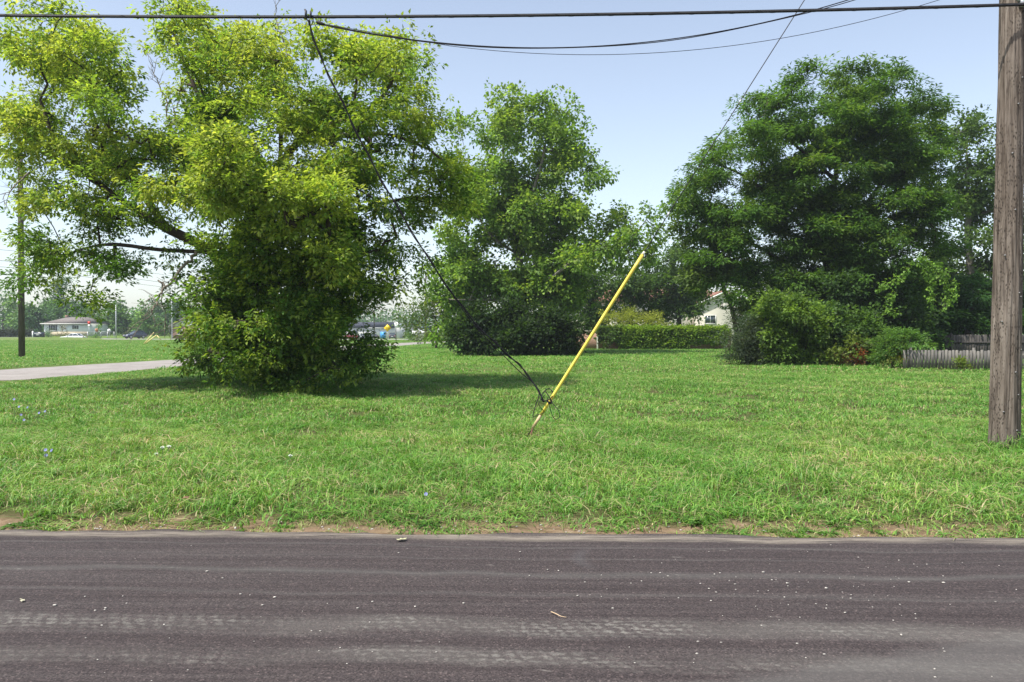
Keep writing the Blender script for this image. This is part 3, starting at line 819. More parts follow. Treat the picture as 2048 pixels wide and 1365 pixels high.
# --- tall pale-barked tree in the middle
YB = 57.0
def pb(*pts): return [P(a, b, YB + c) for a, b, c in pts]
B_lobes = [(1012, 205, 30, 30), (1000, 250, 42, 45), (1035, 270, 40, 45), (1080, 225, 45, 35), (1128, 215, 18, 28), (1105, 280, 50, 45), (1150, 300, 32, 42), (1165, 355, 35, 40), (1196, 345, 10, 9, 1.5), (1180, 275, 13, 14, 1.2),
    (932, 265, 22, 30), (928, 315, 38, 42), (975, 340, 45, 50), (1020, 370, 50, 50), (1090, 350, 58, 60), (1125, 410, 50, 42), (960, 420, 55, 50), (1050, 440, 75, 55), (1140, 470, 42, 48), (1000, 510, 82, 52), (1100, 530, 72, 52),
    (925, 555, 62, 48), (890, 610, 50, 42), (1000, 590, 92, 38), (1105, 595, 65, 38), (1158, 570, 34, 50), (895, 655, 36, 24), 
    (1195, 450, 18, 22, .9), (1240, 455, 38, 26), (1285, 462, 38, 32), (1250, 510, 42, 28), (1190, 505, 36, 18, .8), (1315, 440, 22, 20), (1300, 500, 24, 22, .8)]
B_lobes += [(1000, 560, 70, 40), (1080, 570, 70, 40), (950, 590, 50, 36), (1130, 590, 40, 36), (1150, 528, 36, 20, .9, -4), (1205, 498, 28, 16, .9, -4), (1245, 490, 28, 14, .9, -4)]
B_lobes = fill_between(B_lobes, None, np.random.default_rng(32), .8, .4, .75)
B_lobes += [(1050, 470, 60, 40), (980, 455, 52, 40), (1100, 440, 50, 40), (1020, 415, 50, 40), (955, 385, 40, 44), (1130, 500, 44, 38), (930, 470, 40, 44, .8), (1060, 395, 46, 40), (920, 530, 44, 40)]
B_paths = [[np.array((1.0, YB, -0.2)), P(1046, 600, YB), P(1034, 480, YB), P(1014, 370, YB), P(1006, 300, YB), P(1008, 235, YB)],
    pb((1034, 480, 0), (1060, 400, -1), (1085, 320, -1), (1095, 250, -1)),
    pb((1040, 540, 0), (1090, 560, -3), (1150, 520, -4), (1190, 502, -4.5), (1222, 490, -4.5)),
    pb((1040, 520, 0), (980, 470, -1), (945, 400, -1), (930, 300, -1)), pb((1046, 600, 0), (960, 600, -2), (890, 600, -3))]
tree('poplar_tree', 'tall loose tree with pale trunk in the middle of the view behind the lawn', 'tree', B_lobes, YB, 4.2, 2, 17.5, B_paths, 0.36,
     dict(spray=3, per=15, rc=0.36, rs=0.20, L=0.25, W=0.20, flat=0.9, droop=0.4, up=0.4),
     [(0.155, 0.265, 0.046), (0.190, 0.305, 0.050), (0.120, 0.220, 0.040), (0.235, 0.335, 0.058)], 31, bark=BARK_PALE, step=0.9)

# --- dark bush at the foot of the middle tree
def shrub(name, label, lobes, Y, half, dens, lp, cols, seed, basepx, copies=2, cat='shrub', rad0=0.06, leaf=LEAF, stems=4, group=None, colw=None):
    rng = np.random.default_rng(seed); b = np.array((P(basepx, 662, Y)[0], Y, float(terrain(P(basepx, 662, Y)[0], Y)) - 0.05))
    top = P(basepx, min(l[1] for l in lobes), Y)[2]
    paths = [[b, b + np.array((0.05, 0, max(0.3, top * 0.4)))]]
    for _ in range(stems - 1):
        a = rng.uniform(0, 6.28); paths.append([b, b + np.array((math.cos(a) * top * .22, math.sin(a) * top * .2, top * rng.uniform(.3, .55)))])
    return tree(name, label, cat, lobes, Y, half, copies, dens, paths, rad0, lp, cols, seed, leaf=leaf, group=group, colw=colw, shell=0.35, step=max(0.3, Y * .012))
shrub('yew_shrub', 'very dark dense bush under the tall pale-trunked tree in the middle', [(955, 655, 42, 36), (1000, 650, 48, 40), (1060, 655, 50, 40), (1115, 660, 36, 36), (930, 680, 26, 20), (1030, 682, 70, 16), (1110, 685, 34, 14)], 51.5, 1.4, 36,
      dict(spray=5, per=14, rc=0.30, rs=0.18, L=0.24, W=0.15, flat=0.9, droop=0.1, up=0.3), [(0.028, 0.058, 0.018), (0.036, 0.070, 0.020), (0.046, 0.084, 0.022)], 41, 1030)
shrub('young_tree', 'small bright green tree beside the bend of the side street', [(825, 632, 30, 20), (850, 605, 30, 28), (880, 585, 25, 25), (865, 645, 30, 20), (895, 640, 26, 30), (835, 660, 22, 12, .7)], 72, 2.0, 26,
      dict(spray=3, per=12, rc=0.40, rs=0.24, L=0.22, W=0.15, flat=0.9, droop=0.3, up=0.3), [(0.100, 0.160, 0.036), (0.075, 0.130, 0.030), (0.135, 0.180, 0.042)], 42, 872, cat='tree', rad0=0.14, stems=3)

# --- trees behind the ivy wall
def bgtree(name, label, lobes, Y, half, dens, lp, cols, seed, basepx, rad0=0.25, copies=2, group=None, bark=BARK, leaf=LEAF, cat='tree'):
    xb = P(basepx, 662, Y)[0]; b = np.array((xb, Y, float(terrain(xb, Y)) - 0.2))
    top = min(lobes, key=lambda l: l[1]); t = P(top[0], top[1], Y)
    mid = b + (t - b) * 0.45; mid[0] = b[0] + (t[0] - b[0]) * 0.2
    return tree(name, label, cat, lobes, Y, half, copies, dens, [[b, mid, t]], rad0, lp, cols, seed, leaf=leaf, bark=bark, group=group, step=max(0.6, Y * .012))
dark = [(0.060, 0.118, 0.030), (0.078, 0.142, 0.034), (0.095, 0.160, 0.038)]
lp80 = dict(spray=4, per=14, rc=0.46, rs=0.26, L=0.32, W=0.22, flat=0.8, droop=0.2, up=0.4)
bgtree('garden_tree', 'dark green tree behind the ivy wall, nearer the yellow pole', [(1265, 545, 42, 35), (1245, 590, 40, 40), (1290, 590, 45, 40), (1230, 630, 36, 30), (1215, 575, 22, 30, .8)], 86, 3.0, 26, lp80, dark, 51, 1262)
bgtree('garden_tree', 'dark green tree behind the ivy wall beside the cream gable', [(1340, 520, 42, 36), (1375, 560, 42, 40), (1325, 575, 45, 40), (1368, 615, 34, 36), (1345, 630, 45, 30), (1393, 596, 18, 24)], 84, 3.0, 26, lp80, dark, 52, 1360)
bgtree('garden_tree', 'shaded tree behind the dark bush left of the ivy wall', [(1165, 600, 40, 40), (1180, 640, 34, 30), (1140, 570, 40, 40), (1195, 560, 26, 30, .8)], 82, 3.0, 22, lp80, dark, 53, 1170)
shrub('garden_shrub', 'rounded yellow-green bush rising above the ivy wall', [(1250, 625, 34, 24), (1285, 630, 36, 24), (1318, 642, 26, 18), (1270, 650, 50, 14), (1222, 640, 20, 16)], 75, 1.6, 34,
      dict(spray=3, per=13, rc=0.30, rs=0.17, L=0.20, W=0.08, flat=0.7, droop=0.0, up=0.3), [(0.240, 0.275, 0.044), (0.200, 0.245, 0.040), (0.275, 0.300, 0.052)], 54, 1270, stems=6)

# --- big feathery tree on the right
YH = 46.0
def ph(*pts): return [P(a, b, YH + c) for a, b, c in pts]
H_lobes = [(1650, 175, 52, 32), (1715, 160, 52, 30), (1785, 158, 38, 26), (1842, 195, 26, 18), (1565, 205, 55, 24), (1500, 225, 34, 13), (1600, 240, 75, 30), (1700, 235, 85, 35), (1800, 228, 60, 32), (1560, 285, 65, 25), (1480, 300, 48, 18), (1430, 310, 26, 14),
    (1660, 315, 85, 34), (1760, 305, 75, 38), (1835, 285, 40, 34), (1430, 345, 48, 20), (1520, 355, 75, 28), (1630, 390, 85, 34), (1740, 390, 85, 38), (1830, 375, 50, 45), (1378, 375, 34, 16), (1400, 410, 50, 22), (1480, 425, 75, 28), (1590, 455, 85, 34),
    (1700, 470, 85, 38), (1800, 455, 70, 45), (1440, 475, 52, 22), (1520, 510, 75, 30), (1640, 535, 85, 34), (1750, 545, 75, 40), (1840, 520, 40, 40), (1490, 555, 55, 25), (1855, 440, 28, 40), (1560, 595, 65, 28), (1680, 605, 75, 34), (1790, 600, 55, 34), (1370, 400, 24, 14)]
H_lobes = [(a, b, c * 1.04, d * (1.25 if c > 45 else 1.1)) for a, b, c, d in H_lobes] + [(1650, 255, 60, 30), (1750, 270, 60, 30), (1600, 340, 55, 28), (1700, 430, 60, 30), (1560, 400, 50, 26), (1430, 440, 40, 26), (1440, 520, 40, 26), (1590, 540, 60, 26), (1700, 520, 60, 26), (1800, 340, 50, 30), (1850, 330, 34, 34), (1870, 390, 24, 34)]
H_lobes = fill_between(H_lobes, None, np.random.default_rng(62), .8, .35, .8)
H_paths = [[np.array((P(1655, 662, YH)[0], YH + 1, -0.2)), P(1660, 600, YH + 1), P(1655, 480, YH + .6), P(1670, 360, YH + .3), P(1690, 250, YH)],
    ph((1658, 520, .8), (1580, 430, 0), (1500, 360, -.5), (1440, 330, -.6)), ph((1655, 480, .6), (1740, 400, 0), (1800, 300, 0), (1820, 230, 0)),
    ph((1660, 590, 1), (1560, 520, -1), (1470, 470, -1.5)), ph((1658, 560, 1), (1760, 520, -.5), (1830, 480, -.5)), ph((1670, 360, .3), (1590, 290, 0), (1530, 230, 0))]
tree('locust_tree', 'big dark green feathery tree in layers on the right behind the shrubs', 'tree', H_lobes, YH, 5.0, 3, 18.0, H_paths, 0.36,
     dict(spray=7, per=13, rc=0.38, rs=0.13, L=0.24, W=0.085, flat=0.45, droop=0.35, up=0.7, cjit=.2), [(0.076, 0.160, 0.027), (0.094, 0.185, 0.030), (0.130, 0.215, 0.034), (0.060, 0.132, 0.024)], 61, step=0.7, colw=[.3, .3, .2, .2])
bgtree('broadleaf_tree', 'pale green broad-leaved tree at the left edge of the feathery tree', [(1385, 455, 32, 22, .8), (1400, 500, 38, 32), (1420, 540, 38, 26), (1385, 578, 24, 24), (1400, 555, 24, 14), (1440, 500, 40, 28), (1475, 555, 40, 34), (1505, 600, 36, 30), (1440, 545, 30, 22)], 47, 1.8, 28,
      dict(spray=4, per=14, rc=0.26, rs=0.15, L=0.18, W=0.14, flat=0.85, droop=0.4, up=0.3), [(0.115, 0.180, 0.046), (0.135, 0.205, 0.050), (0.095, 0.155, 0.040)], 62, 1478, 0.13)
bgtree('poplar_tree', 'tall tree standing behind the feathery tree, half hidden by the near pole', [(1932, 262, 18, 26), (1962, 268, 16, 26), (1988, 295, 18, 30), (1878, 268, 20, 26), (1920, 325, 42, 42), (1970, 340, 32, 42), (1895, 385, 40, 52), (1955, 415, 45, 52), (1925, 490, 50, 52), (1980, 510, 36, 52), (1890, 545, 40, 40), (1950, 570, 40, 30), (2035, 330, 28, 52), (2042, 430, 34, 52), (2035, 540, 34, 50), (2100, 420, 45, 90, .6)], 60, 4.0, 24,
      dict(spray=3, per=15, rc=0.36, rs=0.20, L=0.25, W=0.19, flat=0.9, droop=0.4, up=0.4), [(0.092, 0.160, 0.040), (0.115, 0.185, 0.044), (0.075, 0.135, 0.036)], 63, 1940, 0.3, bark=BARK_PALE)
bgtree('locust_tree', 'low dark feathery tree over the back fence at the right', [(1930, 595, 50, 22), (1890, 630, 55, 24), (1965, 635, 40, 24), (1960, 570, 32, 16), (1905, 575, 32, 18), (2040, 600, 36, 26), (2060, 640, 36, 22), (1925, 655, 60, 14)], 47, 2.4, 36,
      dict(spray=5, per=14, rc=0.36, rs=0.20, L=0.24, W=0.10, flat=0.35, droop=0.2, up=1.0), [(0.045, 0.110, 0.032), (0.058, 0.130, 0.034), (0.036, 0.088, 0.026)], 64, 1930, 0.15)
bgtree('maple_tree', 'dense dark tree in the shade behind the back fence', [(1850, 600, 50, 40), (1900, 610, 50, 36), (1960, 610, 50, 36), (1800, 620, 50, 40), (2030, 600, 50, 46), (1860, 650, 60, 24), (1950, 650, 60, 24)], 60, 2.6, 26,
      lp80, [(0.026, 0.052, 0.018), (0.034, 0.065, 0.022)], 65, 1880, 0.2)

# --- tangle of shrubs under the feathery tree
lp_s = dict(spray=4, per=14, rc=0.19, rs=0.11, L=0.15, W=0.11, flat=0.85, droop=0.3, up=0.35)
shrub('juniper_shrub', 'grey-green bush at the left end of the tangle under the feathery tree', [(1478, 668, 28, 26), (1505, 690, 36, 24), (1480, 705, 26, 18), (1515, 655, 28, 24), (1530, 712, 26, 14), (1470, 722, 20, 8), (1505, 724, 26, 8)], 38.0, 1.2, 60,
      dict(spray=3, per=14, rc=0.20, rs=0.11, L=0.14, W=0.04, flat=0.8, droop=0.1, up=0.3), [(0.072, 0.104, 0.062), (0.058, 0.090, 0.050), (0.088, 0.118, 0.070)], 71, 1495)
shrub('vine_shrub', 'bright yellow-green vine mound in the middle of the tangle under the feathery tree', [(1570, 612, 36, 22), (1600, 632, 45, 28), (1565, 655, 40, 28), (1625, 665, 40, 28), (1585, 695, 45, 24), (1545, 690, 26, 24), (1640, 700, 34, 20), (1580, 720, 40, 9), (1625, 722, 36, 8), (1540, 625, 30, 20)], 37.6, 1.4, 52, lp_s,
      [(0.120, 0.205, 0.037), (0.155, 0.245, 0.042), (0.095, 0.170, 0.033)], 72, 1590)
shrub('tangle_shrub', 'dark green leafy bush right of the yellow-green vine mound', [(1690, 640, 45, 30), (1730, 660, 40, 30), (1680, 680, 42, 26), (1720, 705, 36, 18), (1765, 690, 30, 24), (1680, 720, 50, 10), (1640, 640, 40, 30)], 38.6, 1.5, 48, lp_s,
      [(0.075, 0.145, 0.032), (0.095, 0.172, 0.036), (0.062, 0.122, 0.028)], 73, 1710)
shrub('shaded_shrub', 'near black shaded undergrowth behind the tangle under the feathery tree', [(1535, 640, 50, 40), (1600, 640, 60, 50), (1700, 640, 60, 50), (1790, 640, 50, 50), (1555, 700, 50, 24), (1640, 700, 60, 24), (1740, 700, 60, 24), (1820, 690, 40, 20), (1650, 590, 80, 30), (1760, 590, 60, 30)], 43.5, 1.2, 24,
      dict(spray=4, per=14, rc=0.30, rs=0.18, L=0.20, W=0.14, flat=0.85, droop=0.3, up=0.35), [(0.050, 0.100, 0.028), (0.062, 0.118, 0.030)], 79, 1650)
shrub('weed_shrub', 'low bright weedy bush at the foot of the tangle beside red stalks', [(1670, 714, 22, 10), (1745, 712, 26, 11), (1725, 700, 16, 12), (1775, 718, 18, 8)], 36.8, 0.7, 70, lp_s,
      [(0.120, 0.180, 0.036), (0.150, 0.200, 0.042)], 74, 1730, stems=5)
shrub('sumac_shrub', 'feathery light green young sumac before the left end of the picket fence', [(1790, 672, 24, 10), (1768, 684, 18, 9), (1815, 682, 24, 9), (1840, 682, 14, 5), (1790, 695, 26, 12), (1770, 706, 14, 12)], 34.2, 0.5, 85,
      dict(spray=4, per=11, rc=0.17, rs=0.10, L=0.15, W=0.05, flat=0.35, droop=0.2, up=1.0), [(0.090, 0.185, 0.042), (0.115, 0.215, 0.046), (0.075, 0.160, 0.038)], 75, 1785, rad0=0.035)
shrub('red_weed', 'rust red dried weed standing at the foot of the tangle', [(1708, 708, 8, 12), (1706, 722, 9, 6), (1690, 722, 14, 4, .8)], 36.4, 0.2, 170,
      dict(spray=2, per=10, rc=0.09, rs=0.06, L=0.09, W=0.05, flat=1.0, droop=0.2, up=0.2), [(0.26, 0.075, 0.025), (0.20, 0.070, 0.026), (0.16, 0.09, 0.03)], 76, 1707, cat='weed', rad0=0.012)
shrub('orange_weed', 'yellow and orange weed in front of the young sumac', [(1805, 694, 11, 12), (1800, 710, 14, 10), (1812, 717, 12, 7)], 33.8, 0.25, 120,
      dict(spray=2, per=10, rc=0.11, rs=0.07, L=0.09, W=0.05, flat=1.0, droop=0.1, up=0.2), [(0.20, 0.20, 0.04), (0.13, 0.19, 0.036), (0.26, 0.14, 0.03), (0.12, 0.18, 0.036)], 77, 1804, cat='weed', rad0=0.012)
shrub('fence_weed', 'small bright weed growing against the picket fence', [(1922, 728, 9, 6), (1918, 734, 11, 4)], 32.0, 0.15, 220,
      dict(spray=2, per=9, rc=0.08, rs=0.06, L=0.09, W=0.06, flat=0.9, droop=0.1, up=0.3), [(0.13, 0.19, 0.036), (0.16, 0.21, 0.04)], 78, 1920, cat='weed', rad0=0.01)
# hanging vine
rngv = np.random.default_rng(80)
vine_o = P(1860, 520, 37.0)
vine = thing('hanging_vine', 'bright yellow-green vine hanging in strands from the right side of the feathery tree', 'vine', vine_o)
vs, vl = MB(), MB()
strands = [[(1838, 512), (1850, 535), (1860, 560), (1862, 590), (1864, 612)], [(1838, 512), (1868, 530), (1890, 550), (1892, 580), (1886, 618)], [(1846, 520), (1880, 545), (1905, 565), (1908, 585), (1905, 605)], [(1820, 530), (1800, 560), (1775, 568), (1760, 575)], [(1790, 585), (1775, 600), (1780, 622), (1790, 628)], [(1840, 515), (1872, 545), (1898, 572), (1896, 600), (1890, 612)]]
for st in strands:
    p = np.array([P(a, b, 37.0 - 0.6) for a, b in st]); t = np.linspace(0, len(p) - 1, 34); q = np.arange(len(p))
    c = np.column_stack([np.interp(t, q, p[:, i]) for i in range(3)]) + rngv.normal(0, 0.03, (34, 3))
    vs.tube(c, 0.008, 4)
    leaves(vl, c, np.tile(np.array((0.0, -0.5, -0.6)), (34, 1)), 1, 6, 0.06, 0.06, 0.12, 0.095, 1.0, 0.5, [(0.17, 0.30, 0.05), (0.14, 0.26, 0.045), (0.20, 0.33, 0.055)], rngv)
vs.xf(Matrix.Translation(-Vector(vine_o))).build('stem', BARK, vine); vl.xf(Matrix.Translation(-Vector(vine_o))).build('foliage', LEAF, vine, kind='stuff')

# --- far trees beyond the field
fg = [(0.115, 0.220, 0.050), (0.145, 0.255, 0.054), (0.090, 0.185, 0.046)]
fg2 = [(0.075, 0.155, 0.055), (0.095, 0.180, 0.060)]
lpf = dict(spray=4, per=12, rc=0.70, rs=0.42, L=0.62, W=0.46, flat=0.9, droop=0.2, up=0.4)
grp = 'trees far beyond the field'
for nm, lab, lob, YY, cs, sd, bp in (
    ('spruce_tree', 'pointed dark conifer at the far left edge behind the hedge', [(6, 602, 5, 10), (6, 620, 9, 12), (6, 640, 13, 12)], 215, fg2, 81, 6),
    ('broadleaf_tree', 'round green tree left of the old pole, beyond the field', [(35, 625, 22, 20), (28, 648, 22, 16), (50, 645, 20, 18)], 196, fg, 82, 36),
    ('broadleaf_tree', 'dark round tree at the left end of the far bungalow', [(72, 630, 24, 22), (66, 652, 24, 16), (84, 648, 14, 14)], 180, fg2, 83, 70),
    ('broadleaf_tree', 'tall bluish tree rising behind the far bungalow', [(135, 592, 26, 20), (115, 612, 24, 22), (150, 612, 28, 26), (130, 632, 34, 18)], 232, fg2, 84, 132),
    ('broadleaf_tree', 'bushy green tree just behind the far bungalow roof', [(100, 628, 20, 16), (88, 640, 16, 14), (110, 640, 18, 12)], 200, fg, 85, 98),
    ('broadleaf_tree', 'leafy tree between the far bungalow and the white lamp pole', [(196, 625, 24, 24), (186, 648, 22, 16), (214, 646, 18, 18)], 190, fg, 86, 200),
    ('broadleaf_tree', 'green tree directly behind the thin grey lamp pole', [(246, 630, 22, 16), (236, 650, 22, 16), (262, 648, 20, 18)], 188, fg, 87, 250),
    ('broadleaf_tree', 'leafy tree behind the parked dark car', [(288, 636, 24, 18), (276, 655, 22, 14), (302, 655, 22, 14)], 186, fg, 88, 288),
    ('broadleaf_tree', 'bluish tall tree between the two grey lamp poles', [(345, 612, 24, 20), (330, 632, 26, 20), (360, 632, 22, 20), (322, 655, 24, 14)], 222, fg2, 89, 342),
    ('broadleaf_tree', 'tree right of the second lamp pole beside the brick house', [(395, 640, 20, 22), (412, 655, 20, 16)], 200, fg, 90, 400)):
    bgtree(nm, lab, lob, YY, 3.5, 46, lpf, cs, sd, bp, 0.3, group=grp, leaf=LEAF_DULL)
# woods closing the horizon
rngw = np.random.default_rng(91); wm = MB()
nw = 2600
wx = rngw.uniform(-420, 420, nw); wyy = 330 + rngw.uniform(0, 60, nw)
wz = rngw.random(nw) ** 0.7 * (6.5 + 3.5 * vnoise(wx + 500, wyy, 17, 3)) - 0.5
leaves(wm, np.column_stack([wx, wyy, wz]), np.tile((0, -.5, .5), (nw, 1)), 3, 7, 1.5, 0.9, 1.3, 1.0, 0.9, 0.2, fg2, rngw)
wm.build('far_woods', LEAF_DULL, kind='stuff')

# ------------------------------------------------------------------ ivy wall, fences
def brick_material():
    m, nt, b, o = new_mat('old_brick')
    tc = nd(nt, 'ShaderNodeTexCoord'); mp = nd(nt, 'ShaderNodeMapping'); mp.inputs['Rotation'].default_value = (R(90), 0, 0)
    nt.links.new(tc.outputs['Object'], mp.inputs[0])
    br = nd(nt, 'ShaderNodeTexBrick'); br.inputs['Scale'].default_value = 1.0
    br.inputs['Brick Width'].default_value = 0.21; br.inputs['Row Height'].default_value = 0.075; br.inputs['Mortar Size'].default_value = 0.008
    br.inputs['Color1'].default_value = (0.22, 0.095, 0.062, 1); br.inputs['Color2'].default_value = (0.34, 0.175, 0.12, 1); br.inputs['Mortar'].default_value = (0.36, 0.31, 0.26, 1)
    nt.links.new(mp.outputs[0], br.inputs[0])
    c = mixc(nt, 0.5, br.outputs[0], ramp(nt, noise(nt, tc.outputs['Object'], 1.4, 5, 0.7), [(0.3, (0.65, 0.65, 0.65)), (0.7, (1.25, 1.2, 1.15))]).outputs[0], 'MULTIPLY')
    nt.links.new(c, b.inputs['Base Color']); b.inputs['Roughness'].default_value = 0.9
    return m
BRICK = brick_material()
YW = 69.0
WX0, WX1 = P(1120, 662, YW)[0], P(1462, 662, YW)[0]
wall = thing('brick_wall', 'low red brick garden wall overgrown with ivy at the back of the lawn', 'wall', ((WX0 + WX1) / 2, YW, 0))
wl = WX1 - WX0
MB().box((0, 0, 0.76), (wl, 0.24, 1.56)).build('wall', BRICK, wall)
MB().box((0, 0, 1.575), (wl + .06, 0.34, 0.07)).build('coping', flat_mat('coping_stone', (0.36, 0.33, 0.29), 0.8), wall)
rngi = np.random.default_rng(95); ivy = MB()
def ivy_on(px0, px1, z0, z1, n, cols, th=0.22):
    xx = rngi.uniform(P(px0, 662, YW)[0], P(px1, 662, YW)[0], n); zz = rngi.uniform(0, 1, n)
    lo = z0 + 0.30 * (vnoise(xx, xx * 0, 0.9, 4) - .35); zz = np.maximum(lo + (z1 - lo) * zz ** 0.85, 0.06)
    zz += 0.10 * (vnoise(xx, xx * 0, 0.5, 9) - 0.5) * (zz > 1.2)
    yy = YW - 0.14 - rngi.random(n) * th * (0.5 + vnoise(xx * 2, zz * 2, 0.8, 6))
    c = np.column_stack([xx, yy, zz])
    leaves(ivy, c, np.tile((0, -.7, .4), (n, 1)), 2, 7, 0.10, 0.09, 0.16, 0.14, 0.9, 0.25, cols, rngi, up=1.1)
ivy_on(1236, 1372, 0.12, 1.72, 1500, [(0.205, 0.330, 0.048), (0.245, 0.365, 0.052), (0.165, 0.285, 0.044)])
ivy_on(1372, 1450, 0.55, 1.72, 620, [(0.205, 0.330, 0.048), (0.240, 0.360, 0.052), (0.165, 0.285, 0.044)])
ivy_on(1196, 1240, 0.75, 1.70, 240, [(0.055, 0.100, 0.028), (0.070, 0.118, 0.030)])  # left end: tree shadow put into the ivy as darker leaf tints
xx = rngi.uniform(P(1205, 662, YW)[0], P(1455, 662, YW)[0], 500)
leaves(ivy, np.column_stack([xx, YW + rngi.uniform(-.3, .3, 500), rngi.uniform(1.62, 1.76, 500)]), np.tile((0, -.1, 1), (500, 1)), 2, 7, 0.10, 0.09, 0.16, 0.14, 0.8, 0.3, [(0.17, 0.265, 0.042), (0.20, 0.29, 0.046)], rngi)
iv = ivy.build('ivy', LEAF, kind=None); tag(iv, 'bright green ivy draped over the low garden wall', 'ivy')
vb = shrub('wall_shrub', 'small dark bush against the bare left part of the brick wall', [(1215, 672, 12, 12), (1222, 684, 14, 9)], 67.8, 0.4, 90, dict(spray=2, per=10, rc=0.18, rs=0.11, L=0.15, W=0.11, flat=.9, droop=.3, up=.3), dark, 96, 1218, rad0=0.03)
wp = P(1195, 662, YW - .35)
ws_ = MB().box((0, 0, 0.62), (0.11, 0.11, 1.24)).box((0, 0, 1.26), (0.14, 0.14, 0.05)).build('white_post', flat_mat('white_paint', (0.75, 0.74, 0.70), 0.6)); ws_.location = (wp[0], wp[1], 0); bevel(ws_, 0.008)
tag(ws_, 'short white post in front of the bare brick at the left end of the wall', 'post')

def wood_board_material(name, lo, hi, grain=(50, 50, 3)):
    m, nt, b, o = new_mat(name)
    tc = nd(nt, 'ShaderNodeTexCoord'); oi = nd(nt, 'ShaderNodeObjectInfo')
    add = nd(nt, 'ShaderNodeVectorMath', operation='ADD')
    cmb = nd(nt, 'ShaderNodeCombineXYZ')
    nt.links.new(math_n(nt, 'MULTIPLY', oi.outputs['Random'], 37.0), cmb.inputs[0])
    nt.links.new(tc.outputs['Object'], add.inputs[0]); nt.links.new(cmb.outputs[0], add.inputs[1])
    f = noise(nt, add.outputs[0], 1.0, 5, 0.6, scl=grain)
    c = ramp(nt, f, [(0.3, lo), (0.7, hi)]).outputs[0]
    c = mixc(nt, 1.0, c, ramp(nt, oi.outputs['Random'], [(0, (0.62, 0.62, 0.64)), (1, (1.25, 1.22, 1.18))]).outputs[0], 'MULTIPLY')
    nt.links.new(c, b.inputs['Base Color']); b.inputs['Roughness'].default_value = 0.9
    return m
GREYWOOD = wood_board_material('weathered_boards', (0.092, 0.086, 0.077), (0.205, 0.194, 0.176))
SHADEWOOD = wood_board_material('shaded_boards', (0.040, 0.036, 0.034), (0.095, 0.086, 0.078))  # weathered boards with the shade of the trees put into the colour
def fence(name, label, p0, p1, h, pw, gap, mat, rails, dogear=True, back=False, posts=2.4):
    p0 = np.array(p0); p1 = np.array(p1); L = np.linalg.norm(p1 - p0); rz = math.atan2(p1[1] - p0[1], p1[0] - p0[0])
    root = thing(name, label, 'fence', (p0[0], p0[1], 0), rz)
    n = int(L / (pw + gap)); e = pw * 0.24
    poly = [(-pw / 2, 0), (pw / 2, 0), (pw / 2, h - e), (pw / 2 - e, h), (-pw / 2 + e, h), (-pw / 2, h - e)] if dogear else [(-pw / 2, 0), (pw / 2, 0), (pw / 2, h), (-pw / 2, h)]
    me = MB().prism(poly, -0.009, 0.009).mesh('picket', mat)
    rng = np.random.default_rng(int(h * 100))
    side = 1 if back else -1
    for k in range(n):
        o = bpy.data.objects.new('picket', me); COL.objects.link(o); o.parent = root
        o.location = ((k + 0.5) * (pw + gap), side * 0.032 + rng.normal(0, 0.004), rng.normal(0, 0.012)); o.rotation_euler = (rng.normal(0, .012), rng.normal(0, 0.012), rng.normal(0, 0.03))
    for z in rails:
        MB().box((L / 2, 0, z), (L, 0.042, 0.09)).build('rail', mat, root)
    for k in range(int(L / posts) + 1):
        MB().box((k * posts + 0.3, -side * 0.062, (h + .1) / 2), (0.095, 0.08, h + 0.1)).build('post', mat, root)
    return root
fence('picket_fence', 'weathered grey picket fence along the right edge of the lawn', (16.4, 33.4), (24.0, 31.6), 0.80, 0.112, 0.020, GREYWOOD, (0.22, 0.62))
fence('board_fence', 'taller board fence behind the picket fence, coloured dark for shade', (24.2, 44.5), (34.0, 43.5), 1.38, 0.135, 0.008, SHADEWOOD, (0.35, 0.95), dogear=False, back=True)

# ------------------------------------------------------------------ cream house behind the wall
GLASS = flat_mat('window_glass', (0.035, 0.05, 0.055), 0.08, 0, 0.3, 0.7, 0.9)
TRIM = flat_mat('white_trim', (0.72, 0.71, 0.67), 0.6)
def roof_mat(name, col):
    m, nt, b, o = new_mat(name)
    tc = nd(nt, 'ShaderNodeTexCoord')
    f = noise(nt, tc.outputs['Object'], 1.0, 5, 0.7, scl=(6, 6, 30))
    r = ramp(nt, f, [(0.3, tuple(c * .65 for c in col)), (0.7, tuple(c * 1.3 for c in col))])
    nt.links.new(r.outputs[0], b.inputs['Base Color']); b.inputs['Roughness'].default_value = 0.95
    return m
def window(parent, x, y, z, w, h, mat=None, shutters=None, bars=True):
    """window set proud of a wall that faces -Y; the frame is a part, the glass its sub-part"""
    f = MB()
    for dx, dz, sw, sh in ((-w / 2, 0, .07, h + .07), (w / 2, 0, .07, h + .07), (0, h / 2, w - .07, .07), (0, -h / 2, w + .16, .08)):
        f.box((x + dx, y - 0.03, z + dz), (sw, .06, sh))
    if bars: f.box((x, y - 0.025, z), (.04, .04, h - .07))
    fo = f.build('window', mat or TRIM, parent)
    MB().box((x, y - 0.012, z), (w - .07, .02, h - .07)).build('pane', GLASS, fo)
    if shutters:
        for s in (-1, 1): MB().box((x + s * (w / 2 + .2), y - .03, z), (.30, .05, h + .05)).build('shutter', shutters, fo)
    return fo
YHs = 98.0
hx0, hx1 = P(1150, 662, YHs)[0], P(1462, 662, YHs)[0]
house = thing('house', 'cream two-storey house with a gable front behind the ivy wall', 'house', ((hx0 + hx1) / 2, YHs, 0))
CREAM = flat_mat('cream_siding', (0.66, 0.61, 0.52), 0.8, 0, 0.08, 1.2)
RED_ROOF = roof_mat('red_brown_shingles', (0.24, 0.115, 0.085))
HW = hx1 - hx0
MB().box((0, 4.0, 2.6), (HW, 8.0, 5.2)).build('wall', CREAM, house)
